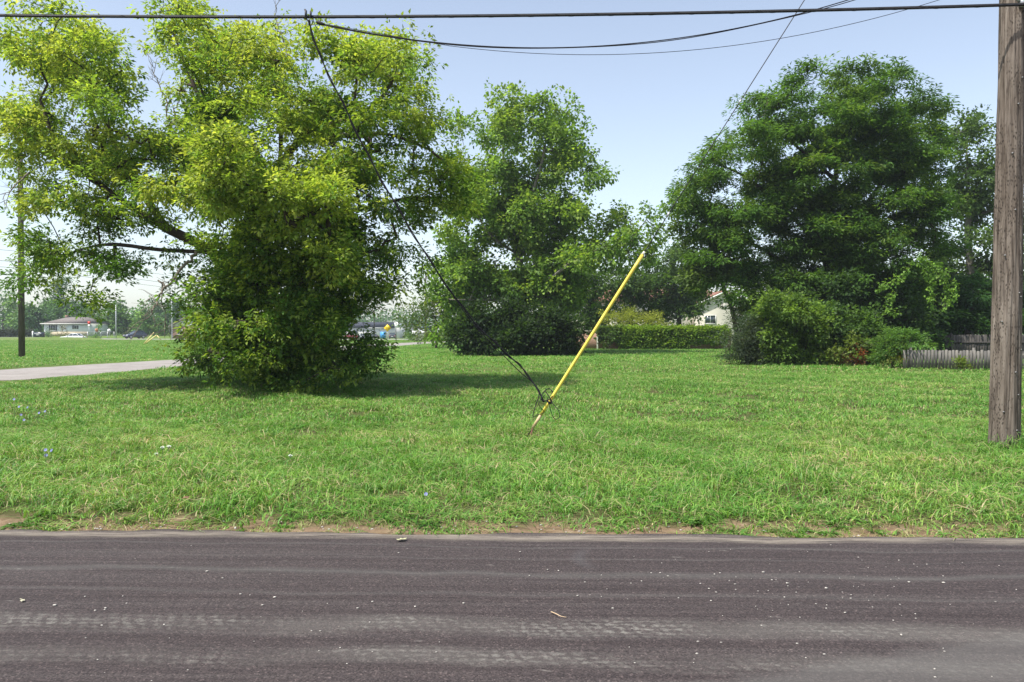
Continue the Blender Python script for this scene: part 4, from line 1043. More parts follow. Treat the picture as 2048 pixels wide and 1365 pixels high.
r = MB().prism([(-HW / 2 - .5, 5.2), (HW / 2 + .5, 5.2), (HW / 2 - 2.5, 7.3), (-HW / 2 + 2.5, 7.3)], 3.95, 4.05)
zr = [(-HW / 2 - .5, -.5, 5.2), (HW / 2 + .5, -.5, 5.2), (HW / 2 + .5, 8.5, 5.2), (-HW / 2 - .5, 8.5, 5.2), (-HW / 2 + 3, 4, 7.3), (HW / 2 - 3, 4, 7.3)]
MB().add(zr, [(0, 1, 5, 4), (1, 2, 5), (2, 3, 4, 5), (3, 0, 4), (3, 2, 1, 0)]).build('roof', RED_ROOF, house)
gx = P(1440, 662, YHs)[0] - house.location[0]
gw = 3.2
MB().add([(gx - gw, -1.6, 0), (gx + gw, -1.6, 0), (gx + gw, -1.6, 4.9), (gx, -1.6, 6.35), (gx - gw, -1.6, 4.9), (gx - gw, 0.02, 0), (gx + gw, 0.02, 0), (gx + gw, 0.02, 4.9), (gx, 0.02, 6.35), (gx - gw, 0.02, 4.9)],
         [(0, 1, 2, 3, 4), (1, 6, 7, 2), (5, 0, 4, 9), (9, 8, 7, 6, 5)]).build('gable_wall', CREAM, house)
def gable_roof(z0, z1, w, y0, y1, t=.14, ov=.35):
    sl = (z1 - z0) / w
    return [(gx - w - ov, z0 - ov * sl), (gx, z1), (gx + w + ov, z0 - ov * sl), (gx + w + ov, z0 - ov * sl + t), (gx, z1 + t), (gx - w - ov, z0 - ov * sl + t)]
MB().prism(gable_roof(4.92, 6.37, gw, 0, 0), -1.9, 3.5).build('gable_roof', RED_ROOF, house)
bb = gable_roof(4.92 - .22, 6.37 - .22, gw, 0, 0, .22)
MB().prism(bb, -1.98, -1.905).build('bargeboard', TRIM, house)
MB().prism(gable_roof(3.9, 5.35, gw * .98, 0, 0, .1, 0), -1.66, -1.602).build('cornice', TRIM, house)
a_ = [(gx + .0 + .36 * math.cos(t), 4.95 - .35 + .36 * math.sin(t)) for t in np.linspace(0, math.pi, 12)] + [(gx - .36, 4.3), (gx + .36, 4.3)]
MB().prism(a_, -1.65, -1.6).build('arched_vent', flat_mat('vent_grey', (0.5, 0.47, 0.42), .8), house)
for xw in (gx - 1.6, gx + 1.75): window(house, xw, -1.6, 2.95, 1.3, 1.0)
for k in range(4): window(house, -HW / 2 + 2.5 + k * 3.4, 0, 3.6, 1.1, 1.3)
MB().box((-HW / 2 + 6, 4.2, 7.3), (0.8, 0.8, 1.4)).build('chimney', BRICK, house)

# ------------------------------------------------------------------ near utility pole and overhead wires
def pole_material():
    m, nt, b, o = new_mat('weathered_pole')
    tc = nd(nt, 'ShaderNodeTexCoord'); ob = tc.outputs['Object']
    f1 = noise(nt, ob, 1.0, 7, 0.68, scl=(26, 26, 1.6))
    f2 = noise(nt, ob, 1.0, 3, 0.5, scl=(5, 5, 0.8), loc=(3, 1, 7))
    pits = nd(nt, 'ShaderNodeTexVoronoi'); pits.inputs['Scale'].default_value = 1.0
    mp = nd(nt, 'ShaderNodeMapping'); mp.inputs['Scale'].default_value = (62, 62, 17); nt.links.new(ob, mp.inputs[0]); nt.links.new(mp.outputs[0], pits.inputs['Vector'])
    c = ramp(nt, f1, [(0.32, (0.034, 0.027, 0.022)), (0.47, (0.125, 0.102, 0.083)), (0.66, (0.230, 0.196, 0.164))]).outputs[0]
    c = mixc(nt, 0.6, c, ramp(nt, f2, [(0.35, (0.72, 0.68, 0.64)), (0.65, (1.15, 1.15, 1.15))]).outputs[0], 'MULTIPLY')
    gate = noise(nt, ob, 1.0, 3, .6, scl=(7, 7, 1.3), loc=(1, 5, 2))
    pit = math_n(nt, 'MULTIPLY', ramp(nt, pits.outputs['Distance'], [(0.16, (1, 1, 1)), (0.34, (0, 0, 0))]).outputs[0], ramp(nt, gate, [(0.40, (0, 0, 0)), (0.60, (1, 1, 1))]).outputs[0])
    c = mixc(nt, math_n(nt, 'MULTIPLY', pit, 0.75), c, (0.035, 0.028, 0.024))
    nt.links.new(c, b.inputs['Base Color']); b.inputs['Roughness'].default_value = 0.92; b.inputs['Specular IOR Level'].default_value = 0.15
    bump(nt, b, math_n(nt, 'SUBTRACT', f1, pit), 0.9, 0.02)
    return m
POLE_WOOD = pole_material()
PY = 10.72
pb0 = np.array((P(2010, 662, PY)[0], PY, -0.25)); pt0 = np.array((P(2010, 662, PY)[0] + .155, PY + .05, 11.2))
pole = thing('utility_pole', 'thick weathered wooden utility pole at the right edge of the lawn', 'utility pole', pb0)
n_r, sd_ = 190, 110
rngp = np.random.default_rng(101)
ang = np.arange(sd_) * 2 * np.pi / sd_
zs = np.linspace(0, 1, n_r) ** 1.0
ring = np.zeros((n_r, sd_, 3))
checks = [(rngp.uniform(0, 6.28), rngp.uniform(0, .8), rngp.uniform(.15, .5), rngp.uniform(.035, .07)) for _ in range(46)]
for i_, t in enumerate(zs):
    rr = (0.188 + (0.150 - .188) * min(1, t * 1.7)) * (1 + 0.10 * math.exp(-t * 60)) * np.ones(sd_)
    rr += 0.004 * np.sin(ang * 9 + 3 * math.sin(t * 14)) + 0.003 * np.sin(ang * 23 + 5 * t)
    for a0, t0, ln, wd in checks:
        if t0 < t < t0 + ln:
            dd = np.abs((ang - a0 - .3 * math.sin(t * 9) + np.pi) % (2 * np.pi) - np.pi); rr -= 0.019 * np.exp(-(dd / wd) ** 2) * math.sin(math.pi * (t - t0) / ln) ** .5
    ax_ = pb0 + (pt0 - pb0) * t - pb0
    ring[i_] = ax_ + np.column_stack([rr * np.cos(ang), rr * np.sin(ang), np.zeros(sd_)])
ii = np.arange(n_r * sd_).reshape(n_r, sd_); jj = np.roll(ii, -1, 1)
pm = MB().add(ring.reshape(-1, 3), np.stack([ii[:-1], jj[:-1], jj[1:], ii[1:]], -1).reshape(-1, 4))
pm.f.append(np.array([list(ii[-1])]))
pm.build('shaft', POLE_WOOD, pole, smooth=True)
NAIL = flat_mat('dull_nail', (0.22, 0.215, 0.21), .6, .3)
STEEL = flat_mat('galvanised_steel', (0.42, 0.43, 0.44), 0.45, 0.8, 0.2, 20)
BLACK = flat_mat('black_cable', (0.008, 0.008, 0.010), 0.7, 0, 0.3, 3)
BLACK_W = flat_mat('black_insulation', (0.008, 0.007, 0.011), 0.7, 0, 0.3, 3, 0.3)
def pole_pt(z, ang_, out=0.0):
    t = (z + .25) / 11.45; rr = (0.188 - .038 * min(1, t * 1.7)) + out
    c = pb0 + (pt0 - pb0) * t; return c + np.array((rr * math.cos(ang_), rr * math.sin(ang_), 0))
for z, a in ((3.95, -1.95), (3.2, -1.7), (2.05, -1.15), (2.1, -1.3), (1.72, -2.4), (1.35, -1.0), (1.05, -1.5), (.75, -1.25), (.52, -2.2), (.28, -1.35), (4.6, -1.6), (2.6, -2.3), (4.95, -1.3)):
    q = pole_pt(z, a); d = np.array((math.cos(a), math.sin(a), 0))
    MB().tube([q - d * .01 - pb0, q + d * .016 - pb0, q + d * .0165 - pb0], [.006, .006, .014], 8).build('nail', NAIL, pole)
br = pole_pt(5.98, -1.35)
MB().box(pole_pt(5.98, -1.35, .012) - pb0, (.17, .03, .06), rz=.22).box(pole_pt(5.93, -1.5, .035) - pb0, (.06, .08, .12), rz=.07).build('cable_clamp', STEEL, pole)
MB().tube([pole_pt(5.99, -1.2, -.02) - pb0, pole_pt(5.99, -1.2, .07) - pb0], .012, 8).build('bolt', STEEL, pole)

def curve3(pts, n):
    p = np.array(pts, float); t = np.linspace(0, len(p) - 1, n); out = np.zeros((n, 3))
    for i_, tt in enumerate(t):
        k = int(min(max(math.floor(tt), 0), len(p) - 2)); u = tt - k
        p0, p1, p2, p3 = p[max(k - 1, 0)], p[k], p[k + 1], p[min(k + 2, len(p) - 1)]
        out[i_] = .5 * ((2 * p1) + (-p0 + p2) * u + (2 * p0 - 5 * p1 + 4 * p2 - p3) * u * u + (-p0 + 3 * p1 - 3 * p2 + p3) * u ** 3)
    return out
# thick lashed cable along the road
cx_ = np.concatenate([np.linspace(-26, 6.72, 90), np.linspace(6.9, 22, 30)])
def cable_pt(x): return np.array((x, 10.475 - 0.030 * (x - 6.7), 5.80 + 0.0016 * (x - 0.3) ** 2))
cab = np.array([cable_pt(x) for x in cx_])
c_o = cable_pt(-2.7)
cable = thing('overhead_cable', 'thick black cable running across the very top of the view', 'cable', c_o)
MB().tube(cab - c_o, 0.0175, 10).build('cable', BLACK, cable, smooth=True)
th = np.linspace(0, 260, 1500); xq = np.linspace(-14, 8, 1500); lash = np.array([cable_pt(x) for x in xq]) - c_o
lash[:, 1] += .0185 * np.cos(th); lash[:, 2] += .0185 * np.sin(th)
MB().tube(lash, 0.0016, 4).build('lashing_wire', BLACK, cable)
st_ = cab.copy(); st_[:, 2] += .0215
MB().tube(st_ - c_o, 0.004, 6).build('support_strand', BLACK, cable)
# span clamp that hangs from it
ck = P(617, 36, 10.74)
clampo = thing('span_clamp', 'small metal clamp with hooks hanging from the thick cable over the big left tree', 'clamp', ck)
MB().box((-.035, 0, .045), (.02, .05, .11)).box((.03, 0, .04), (.016, .05, .09)).tube([(-.04, 0, .09), (-.05, 0, .115)], .012, 6).build('clamp_plate', flat_mat('tarnished_steel', (0.05, 0.05, 0.055), .6, .5), clampo)
MB().tube(curve3([(-.03, 0, 0), (0, -.01, -.06), (.02, 0, -.11), (.05, 0, -.07), (.045, 0, -.03)], 20), .007, 6).tube(curve3([(.04, 0, .03), (.07, 0, -.05), (.10, 0, -.12), (.11, 0, -.13)], 14), .006, 6).build('hook', BLACK, clampo)
# service drop that swings up to the pole
drop_o = P(640, 47, 10.72)
drop = thing('service_drop', 'sagging bundle of thin wires from the clamp up to the right pole', 'wire', drop_o)
def drop_line(y0, ymin, k, x0=640, sag=0):
    out = []
    for x_ in np.linspace(x0, 2008, 60):
        t = (x_ - x0) / (2008 - x0); out.append(P(x_, ymin - k * (x_ - 1080) ** 2, 10.72 - .1 * t))
    return np.array(out) - drop_o
MB().tube(drop_line(47, 96, .000252), .0068, 6).build('wire', BLACK_W, drop)
d2 = drop_line(47, 97.5, .000249); d2[:, 2] += .012 * np.sin(np.linspace(0, 22, 60)) * np.linspace(0, 1, 60); MB().tube(d2, .0058, 6).build('wire', BLACK_W, drop)
d3 = []
for x_ in np.linspace(645, 2008, 60):
    d3.append(P(x_, 110 - .000225 * (x_ - 1180) ** 2 if x_ > 900 else np.interp(x_, [645, 900], [48, 92.4]), 10.75))
MB().tube(np.array(d3) - drop_o, .0042, 5).build('wire', BLACK_W, drop)
MB().tube([P(632, 44, 10.72) - drop_o, P(636, 45, 10.72) - drop_o, P(646, 49, 10.72) - drop_o, P(650, 50, 10.72) - drop_o], [.008, .028, .022, .008], 8).build('wedge_clamp', BLACK, drop)
# guy wire with its yellow guard
anchor = G(1049, 882); g_top = np.array((pt0[0] - .1, 10.75, 10.4))
guy = thing('guy_wire', 'taut steel guy wire with long yellow guard leaning over the lawn', 'guy wire', anchor)
gd = g_top - anchor; gl = np.linalg.norm(gd); gu = gd / gl
MB().tube([np.zeros(3) - gu * .2, gd * .5, gd], .0072, 6).build('wire', flat_mat('dark_steel_strand', (0.022, 0.020, 0.024), .7), guy)
def on_guy(px):     # distance along the guy at image column px
    best = min(np.linspace(0, .6, 3000), key=lambda s: abs(((anchor + gd * s)[0] / (anchor + gd * s)[1]) * F + 1024 - px)); return best * gl
s0, s1 = on_guy(1066), on_guy(1285)
def scuffed_yellow():
    m, nt, b, o = new_mat('yellow_plastic'); tc = nd(nt, 'ShaderNodeTexCoord')
    f = noise(nt, tc.outputs['Object'], 5.0, 6, 0.7); g = noise(nt, tc.outputs['Object'], 38.0, 4, 0.7)
    c = ramp(nt, f, [(0.35, (0.62, 0.47, 0.06)), (0.6, (0.80, 0.66, 0.10))]).outputs[0]
    c = mixc(nt, ramp(nt, g, [(0.60, (0, 0, 0)), (0.72, (.6, .6, .6))]).outputs[0], c, (0.42, 0.33, 0.13))
    nt.links.new(c, b.inputs['Base Color']); b.inputs['Roughness'].default_value = .45; return m
YELLOW = scuffed_yellow()
tp = np.linspace(s0 + .22, s1, 12)
MB().tube([gu * s for s in tp], np.linspace(.0225, .0245, 12), 16).build('guard', YELLOW, guy, smooth=True)
MB().tube([gu * s0, gu * (s0 + .215)], [.021, .0225], 16).build('guard_end', flat_mat('faded_plastic', (0.50, 0.37, 0.20), .6), guy, smooth=True, label='faded dirty lower end')
MB().tube([gu * (s1 + .004), gu * (s1 + .05)], .019, 12).build('guard_cap', flat_mat('pale_plastic', (0.7, 0.68, 0.55), .5), guy, smooth=True)
for f_ in (.52, .55): 
    p_ = gu * on_guy(1285) * 1.0
MB().tube([gu * on_guy(1335) - gu * .03, gu * on_guy(1335) + gu * .05], .016, 8).build('wire_clip', STEEL, guy)
MB().tube([gu * on_guy(1475), gu * on_guy(1475) + gu * .08], .012, 8).build('wire_clip', STEEL, guy)
MB().tube([(0, 0, -.3), gu * .22], .012, 8).build('anchor_rod', flat_mat('rusty_steel', (0.16, 0.08, 0.05), .8, .3), guy)
# fallen wires tied to the guard
tie = anchor + gu * on_guy(1097)
fo = P(617, 40, 10.74)
loose = thing('loose_wires', 'slack black wires dropping from the cable and tied round the yellow guard', 'wire', fo)
prof = [(617, 40, 10.74), (640, 112, 10.8), (688, 212, 10.9), (742, 322, 11.0), (805, 432, 11.1), (872, 540, 11.2), (945, 640, 11.35), (1005, 700, 11.45), (1052, 745, 11.55)]
main = curve3([P(*p) for p in prof] + [tie + np.array((-.06, -.05, .02))], 90)
MB().tube(main - fo, .0095, 6).build('wire', BLACK_W, loose)
tw = main.copy(); ph_ = np.linspace(0, 60, 90); tw[:, 0] += .017 * np.cos(ph_); tw[:, 2] += .017 * np.sin(ph_); MB().tube(tw - fo, .007, 5).build('wire', BLACK_W, loose)
sl = curve3([P(870, 536, 11.2), P(940, 640, 11.4), P(1002, 706, 11.5), P(1040, 744, 11.55), P(1072, 772, 11.55), P(1078, 790, 11.5), P(1070, 815, 11.45), P(1066, 832, 11.4), P(1072, 834, 11.4)], 60)
MB().tube(sl - fo, .0065, 5).build('wire', BLACK_W, loose)
def pts_px(lst, Y): return [P(a, b, Y + c) for a, b, c in lst]
lp1 = curve3(pts_px([(1092, 780, -.05), (1084, 790, -.08), (1083, 800, -.1), (1092, 802, -.1), (1102, 796, -.08), (1106, 786, 0), (1098, 778, .06), (1090, 782, 0), (1096, 790, -.07), (1104, 805, -.08), (1098, 808, -.08), (1094, 800, -.06)], 11.55), 90)
MB().tube(lp1 - fo, .0075, 5).build('wire_loop', BLACK_W, loose)
lp2 = curve3(pts_px([(1095, 795, -.06), (1099, 812, -.12), (1105, 832, -.14), (1112, 839, -.14), (1119, 834, -.14), (1117, 822, -.12), (1106, 808, -.08), (1099, 800, -.06)], 11.5), 60)
MB().tube(lp2 - fo, .0055, 5).build('wire_loop', BLACK_W, loose)
lp3 = curve3(pts_px([(1090, 790, -.05), (1078, 805, -.1), (1080, 814, -.1), (1087, 822, -.06), (1087, 826, -.05), (1080, 829, -.06), (1070, 831, -.1)], 11.45), 50)
MB().tube(lp3 - fo, .0052, 5).build('wire_loop', BLACK_W, loose)
kt = np.array([tie + gu * .012 * (k_ / 8) + .030 * (math.cos(k_ * .785) * np.cross(gu, (0, 1, 0)) + math.sin(k_ * .785) * np.array((0, 1., 0))) for k_ in range(22)])
MB().tube(kt - fo, .0065, 5).build('knot', BLACK_W, loose)

# ------------------------------------------------------------------ far pole line, lamp poles, signs
DARKPOLE = bark_mat('dark_pole_wood', (0.055, 0.045, 0.038), (0.12, 0.10, 0.085), (20, 20, 1.5))
def line_pt(d): return np.array((-29.55 + 0.1 * (d - 48), d))
def far_pole(d, label, h=13.0, r0=.18):
    p = line_pt(d); z = float(terrain(*p)); o = thing('utility_pole', label, 'utility pole', (p[0], p[1], z), group='old poles along the field')
    MB().tube([(0, 0, -.2), (0, 0, h * .5), (.0, 0, h)], [r0, r0 * .9, r0 * .75], 14).build('shaft', DARKPOLE, o, smooth=True)
    MB().box((0, -.14, h - .6), (2.2, .10, .12)).build('crossarm', DARKPOLE, o)
    for s in (-1, -.45, .45, 1): MB().tube([(s, -.14, h - .54), (s, -.14, h - .46), (s, -.14, h - .40)], [.03, .05, .03], 8).build('insulator', STEEL, o)
    MB().box((0, -.2, 6.2), (.1, .08, .18)).build('wire_bracket', STEEL, o)
    return o
far_pole(48, 'dark wooden pole left of the big tree, in the field beyond the side street')
far_pole(105, 'distant wooden pole seen through the lower leaves of the big tree')
far_pole(165, 'farthest wooden pole, near the white shop')
for z0, r_, lab in ((6.35, .010, 'topmost of the three thin wires on the old pole line'), (5.72, .012, 'middle of the three thin wires on the old pole line'), (5.36, .010, 'lowest of the three thin wires on the old pole line')):
    w_ = MB(); pts = []
    for a, b in ((12, 48), (48, 105), (105, 165)):
        for s in np.linspace(0, 1, 14)[:-1]:
            d = a + (b - a) * s; q = line_pt(d); pts.append((q[0] + .2, q[1], z0 - 4 * .35 * s * (1 - s)))
    q = line_pt(165); pts.append((q[0] + .2, q[1], z0))
    tag(w_.tube(pts, r_, 5).build('pole_wire', BLACK_W), lab, 'wire', 'wires on the old pole line')
def lamp_pole(px, d, h, label, r=.085):
    x_ = P(px, 662, d)[0]; o = thing('lamp_pole', label, 'lamp pole', (x_, d, float(terrain(x_, d))), group='grey lamp poles by the far road')
    MB().tube([(0, 0, 0), (0, 0, h * .5), (0, 0, h)], [r * 1.25, r, r * .75], 12).build('shaft', flat_mat('pole_grey', (.52, .54, .55), .5, .3), o, smooth=True)
    MB().tube(curve3([(0, 0, h - .1), (.5, -.1, h + .35), (1.4, -.3, h + .45)], 12), .035, 8).build('arm', STEEL, o)
    MB().box((1.7, -.36, h + .42), (.75, .26, .12)).build('lamp_head', STEEL, o)
    return o
lamp_pole(232, 160, 7.0, 'pale grey lamp pole left of the parked dark car')
lp_b = lamp_pole(344, 152, 9.5, 'pale grey lamp pole right of the yellow guy guards', .10)
yg = 'yellow guy guards by the far road'
for pa_, pb_, YY, lab in (((287, 689), (308, 666), 97, 'taller of the two yellow guy guards by the far road, leaning right'), ((290, 688), (313, 671), 98, 'lower yellow guy guard by the far road, leaning right under the tall one'), ((322, 681), (314, 671), 132, 'short yellow guy guard by the far road, leaning left')):
    a = P(*pa_, YY); b = P(*pb_, YY); o = thing('guy_guard', lab, 'guy guard', a, group=yg); d = b - a
    MB().tube([d * 0, d], .075, 10).build('guard', flat_mat('far_yellow', (.66, .55, .22), .5), o)
    MB().tube([d, d * 1.5], .02, 6).build('wire', BLACK_W, o)
def txt(name, s, size, parent, loc, mat, rot=(R(90), 0, 0)):
    c = bpy.data.curves.new(name, 'FONT'); c.body = s; c.size = size; c.align_x = 'CENTER'; c.align_y = 'CENTER'; c.extrude = .002
    o = bpy.data.objects.new(name, c); COL.objects.link(o); o.parent = parent; o.location = loc; o.rotation_euler = rot; c.materials.append(mat)
    bpy.context.view_layer.update(); me = bpy.data.meshes.new_from_object(o.evaluated_get(bpy.context.evaluated_depsgraph_get())); bpy.data.objects.remove(o)
    o = bpy.data.objects.new(name, me); COL.objects.link(o); o.parent = parent; o.location = loc; o.rotation_euler = rot; return o
INK = flat_mat('sign_ink', (.09, .05, .01), .6); SIGN_Y = flat_mat('sign_yellow', (.80, .56, .01), .5, 0, .05); SIGN_R = flat_mat('sign_red', (.52, .045, .03), .5, 0, .05); WHITE = flat_mat('white_enamel', (.78, .78, .77), .45, 0, .05)
def plate(n, r, th, rot0):
    a = [(r * math.cos(rot0 + 2 * math.pi * k_ / n), r * math.sin(rot0 + 2 * math.pi * k_ / n)) for k_ in range(n)]; return a
def put(px, py, d, name, label, cat): 
    x_ = P(px, 662, d)[0]; return thing(name, label, cat, (x_, d, float(terrain(x_, d))))
# warning sign
ws = put(775, 694, 82, 'warning_sign', 'yellow diamond warning sign on a thin post beside the side street', 'sign')
zc = P(776, 656.5, 82)[2]
MB().box((0, .03, zc / 2), (.045, .04, zc)).build('post', STEEL, ws)
sg = MB().prism([(a, zc + b) for a, b in plate(4, .385, 0, 0)], -.012, .0).build('sign_plate', SIGN_Y, ws)
txt('lettering', 'DEAD', .17, sg, (0, -.014, zc + .085), INK); txt('lettering', 'END', .17, sg, (0, -.014, zc - .085), INK)
# street name sign seen from behind
sn = put(838, 694, 80, 'street_sign', 'thin grey street sign post with a dark name blade on top', 'sign')
MB().box((0, 0, .98), (.05, .045, 1.96)).build('post', STEEL, sn)
MB().box((.62, 0, 1.93), (1.15, .012, .20)).build('name_blade', flat_mat('sign_blue_grey', (.10, .14, .18), .5), sn)
for px, h, lab in ((748.5, 7.5, 'thin dark post left of the blue door'), (792, 2.0, 'short thin dark post right of the blue door')):
    o = put(px, 683, 122, 'thin_post', lab, 'post'); MB().tube([(0, 0, 0), (0, 0, h * .6), (0, 0, h)], [.07, .06, .05], 10).build('shaft', DARKPOLE, o); MB().tube([(0, 0, h), (0, 0, h + .06)], [.06, .02], 10).build('cap', STEEL, o)
# stop sign, round sign, small signs along the far road
so = put(193.5, 670, 158, 'stop_sign', 'red octagonal stop sign above the round bush', 'sign'); zc = P(193.5, 660.5, 158)[2] - so.location[2]
MB().box((0, .03, zc / 2), (.06, .05, zc)).build('post', STEEL, so); MB().prism([(a, zc + b) for a, b in plate(8, .40, 0, R(22.5))], -.012, 0).build('sign_border', WHITE, so)
sp_ = MB().prism([(a, zc + b) for a, b in plate(8, .365, 0, R(22.5))], -.018, -.013).build('sign_plate', SIGN_R, so); txt('lettering', 'STOP', .26, sp_, (0, -.02, zc), WHITE)
so = put(218, 672, 158, 'round_sign', 'white round sign with a dark mark on the chain link fence', 'sign'); zc = P(218, 661.5, 158)[2] - so.location[2]
MB().box((0, .03, zc / 2), (.06, .05, zc)).build('post', STEEL, so); MB().prism([(a, zc + b) for a, b in plate(20, .34, 0, 0)], -.012, 0).build('sign_plate', WHITE, so)
MB().prism([(a * .5, zc + b) for a, b in plate(12, .17, 0, 0)], -.018, -.013).build('mark', flat_mat('mark_grey', (.12, .12, .14), .5), so)
so = put(178, 671, 168, 'speed_sign', 'small white and red sign on a post at the right end of the far bungalow', 'sign'); zc = P(178, 652, 168)[2] - so.location[2]
MB().box((0, .03, zc / 2), (.07, .05, zc)).build('post', STEEL, so); MB().box((0, -.01, zc), (.42, .02, .5)).build('sign_plate', WHITE, so); MB().box((0, -.01, zc + .62), (.55, .02, .6)).build('sign_plate', SIGN_R, so)
so = put(76, 676, 166, 'name_board', 'dark sign board with two pale lines on a white post near the far bungalow', 'sign')
z0 = so.location[2]; MB().box((-1.1, 0, .75), (.22, .2, 1.5)).build('post', WHITE, so); MB().box((1.35, 0, .55), (.1, .1, 1.1)).build('post', DARKPOLE, so)
bd = MB().box((.15, 0, .78), (2.3, .06, 1.05)).build('board', flat_mat('board_dark', (.02, .03, .045), .4), so)
for zz, w_, n_ in ((.98, .10, 9), (.70, .12, 4)):
    for k_ in range(n_): MB().box((.0 + (k_ - n_ / 2) * .16, -.035, zz), (w_, .01, .13)).build('lettering', WHITE, bd)
# chain link fence
cf = thing('chain_fence', 'low chain link fence behind the stop sign', 'fence', (P(175, 662, 163)[0], 163, float(terrain(P(205, 662, 163)[0], 163)) ))
LK = P(228, 662, 163)[0] - P(175, 662, 163)[0]
for k_ in range(5): MB().tube([(LK * k_ / 4, 0, -.4), (LK * k_ / 4, 0, 1.75)], .05, 8).build('post', STEEL, cf)
MB().tube([(0, 0, 1.72), (LK, 0, 1.72)], .035, 8).build('rail', STEEL, cf)
mesh_ = MB()
for k_ in range(int(LK / .25)):
    for s in (-1, 1): mesh_.tube([(k_ * .25, .01 * s, 0), (k_ * .25 + s * .85, .01 * s, 1.7)], .006, 3)
mesh_.build('wire_mesh', STEEL, cf, kind='stuff')

# ------------------------------------------------------------------ far buildings
bx = (P(88, 662, 172)[0] + P(178, 662, 172)[0]) / 2; bw = P(178, 662, 172)[0] - P(88, 662, 172)[0]
bz = float(terrain(bx, 172))
bung = thing('bungalow', 'low pale house with grey hipped roof at the far left across the field', 'house', (bx, 172, bz))
PALE = flat_mat('pale_siding', (.70, .73, .72), .8, 0, .06, 1.5); TAN = flat_mat('tan_brick', (.46, .39, .28), .9, 0, .15, 5); GREYROOF = roof_mat('grey_shingles', (.155, .135, .125)); SHUT = flat_mat('dark_shutter', (.03, .035, .05), .6); BROWNW = flat_mat('brown_trim', (.22, .15, .10), .7)
MB().box((0, 4, 1.35), (bw, 8, 2.7)).build('wall', PALE, bung)
MB().box((.6, -.06, .45), (bw - 1.5, .12, .9)).build('brick_base', TAN, bung)
o5 = .55; MB().add([(-bw / 2 - o5, -o5, 2.66), (bw / 2 + o5, -o5, 2.66), (bw / 2 + o5, 8 + o5, 2.66), (-bw / 2 - o5, 8 + o5, 2.66), (-bw / 2 + 2.8, 4, 4.1), (bw / 2 - 2.4, 4, 4.1)], [(0, 1, 5, 4), (1, 2, 5), (2, 3, 4, 5), (3, 0, 4), (3, 2, 1, 0)]).build('roof', GREYROOF, bung)
MB().box((0, -o5 - .02, 2.6), (bw + 1.1, .04, .16)).build('fascia', TRIM, bung)
wxx = P(106, 662, 172)[0] - bx; window(bung, wxx, 0, 1.75, 1.0, 1.2, TRIM, SHUT); MB().box((wxx, -.09, 1.02), (1.9, .14, .12)).build('sill', TRIM, bung)
wxx = P(151, 662, 172)[0] - bx; window(bung, wxx, 0, 1.85, .6, .7, TRIM, SHUT, False)
wxx = P(130, 662, 172)[0] - bx; dr = MB().box((wxx, -.03, 1.05), (.95, .08, 2.1)).build('door', WHITE, bung); MB().box((wxx + .35, -.09, 1.0), (.06, .05, .14)).build('handle', STEEL, dr)
MB().box((P(123.5, 662, 172)[0] - bx, -.06, 1.95), (.16, .12, .38)).build('wall_lamp', SHUT, bung)
MB().box((P(113, 662, 172)[0] - bx, 4, 4.25), (.5, .5, .5)).build('chimney', BRICK, bung)
# brick house right of the lamp pole
hx = P(378, 662, 172)[0]; bh = thing('brick_house', 'small brown brick house with gabled roof behind the left edge of the big tree', 'house', (hx, 172, float(terrain(hx, 172))))
MB().box((0, 4, 1.35), (7.5, 8, 2.7)).build('wall', BRICK, bh)
MB().prism([(-4.3, 2.5), (0, 4.9), (4.3, 2.5), (4.3, 2.65), (0, 5.08), (-4.3, 2.65)], -.5, 8.5).build('roof', roof_mat('pinkish_shingles', (.30, .24, .215)), bh)
MB().prism([(-3.75, 2.7), (3.75, 2.7), (0, 4.78)], .0, .1).build('gable', WHITE, bh)
for k_ in (-2, 0.2): window(bh, k_, 0, 1.5, 1.0, 1.2)
gdr = MB().box((2.6, -.03, 1.05), (1.8, .06, 2.1)).build('garage_door', WHITE, bh)
hx = P(392, 662, 190)[0]; wh = thing('white_house', 'white gabled house peeping out behind the big tree', 'house', (hx, 190, float(terrain(hx, 190))))
MB().box((0, 4, 1.9), (7, 8, 3.8)).build('wall', WHITE, wh); MB().prism([(-4, 3.6), (0, 6.2), (4, 3.6), (4, 3.8), (0, 6.4), (-4, 3.8)], -.4, 8.4).build('roof', GREYROOF, wh); MB().prism([(-3.5, 3.8), (3.5, 3.8), (0, 6.0)], 0, .1).build('gable', WHITE, wh)
window(wh, -1.5, 0, 2.2, 1.1, 1.3, BROWNW); window(wh, 1.5, 0, 2.2, 1.1, 1.3, BROWNW)
# white shop
sx0, sx1 = P(640, 662, 250)[0], P(799, 662, 250)[0]; sz = float(terrain((sx0 + sx1) / 2, 250)); sw = sx1 - sx0
shop = thing('shop_building', 'long low white shop with dark mansard roof and blue door', 'building', ((sx0 + sx1) / 2, 250, sz))
MB().box((0, 6, 1.7), (sw, 12, 3.4)).build('wall', flat_mat('white_block', (.70, .67, .66), .8, 0, .06, 1.0), shop)
MB().add([(-sw / 2 - .1, -.4, 3.3), (sw / 2 - 1.6, -.4, 3.3), (sw / 2 - 1.6, .5, 5.1), (-sw / 2, .5, 5.1), (-sw / 2 - .1, 12, 3.3), (sw / 2 - 1.6, 12, 3.3), (sw / 2 - 1.6, 12, 5.1), (-sw / 2, 12, 5.1)], [(0, 1, 2, 3), (1, 5, 6, 2), (4, 0, 3, 7), (3, 2, 6, 7), (5, 4, 7, 6), (0, 4, 5, 1)]).build('roof', roof_mat('slate_blue_shingles', (.055, .06, .085)), shop)
MB().box((sw / 2 - .8, 5, 4.2), (1.5, 10, 1.7)).build('corner_wall', WHITE, shop)
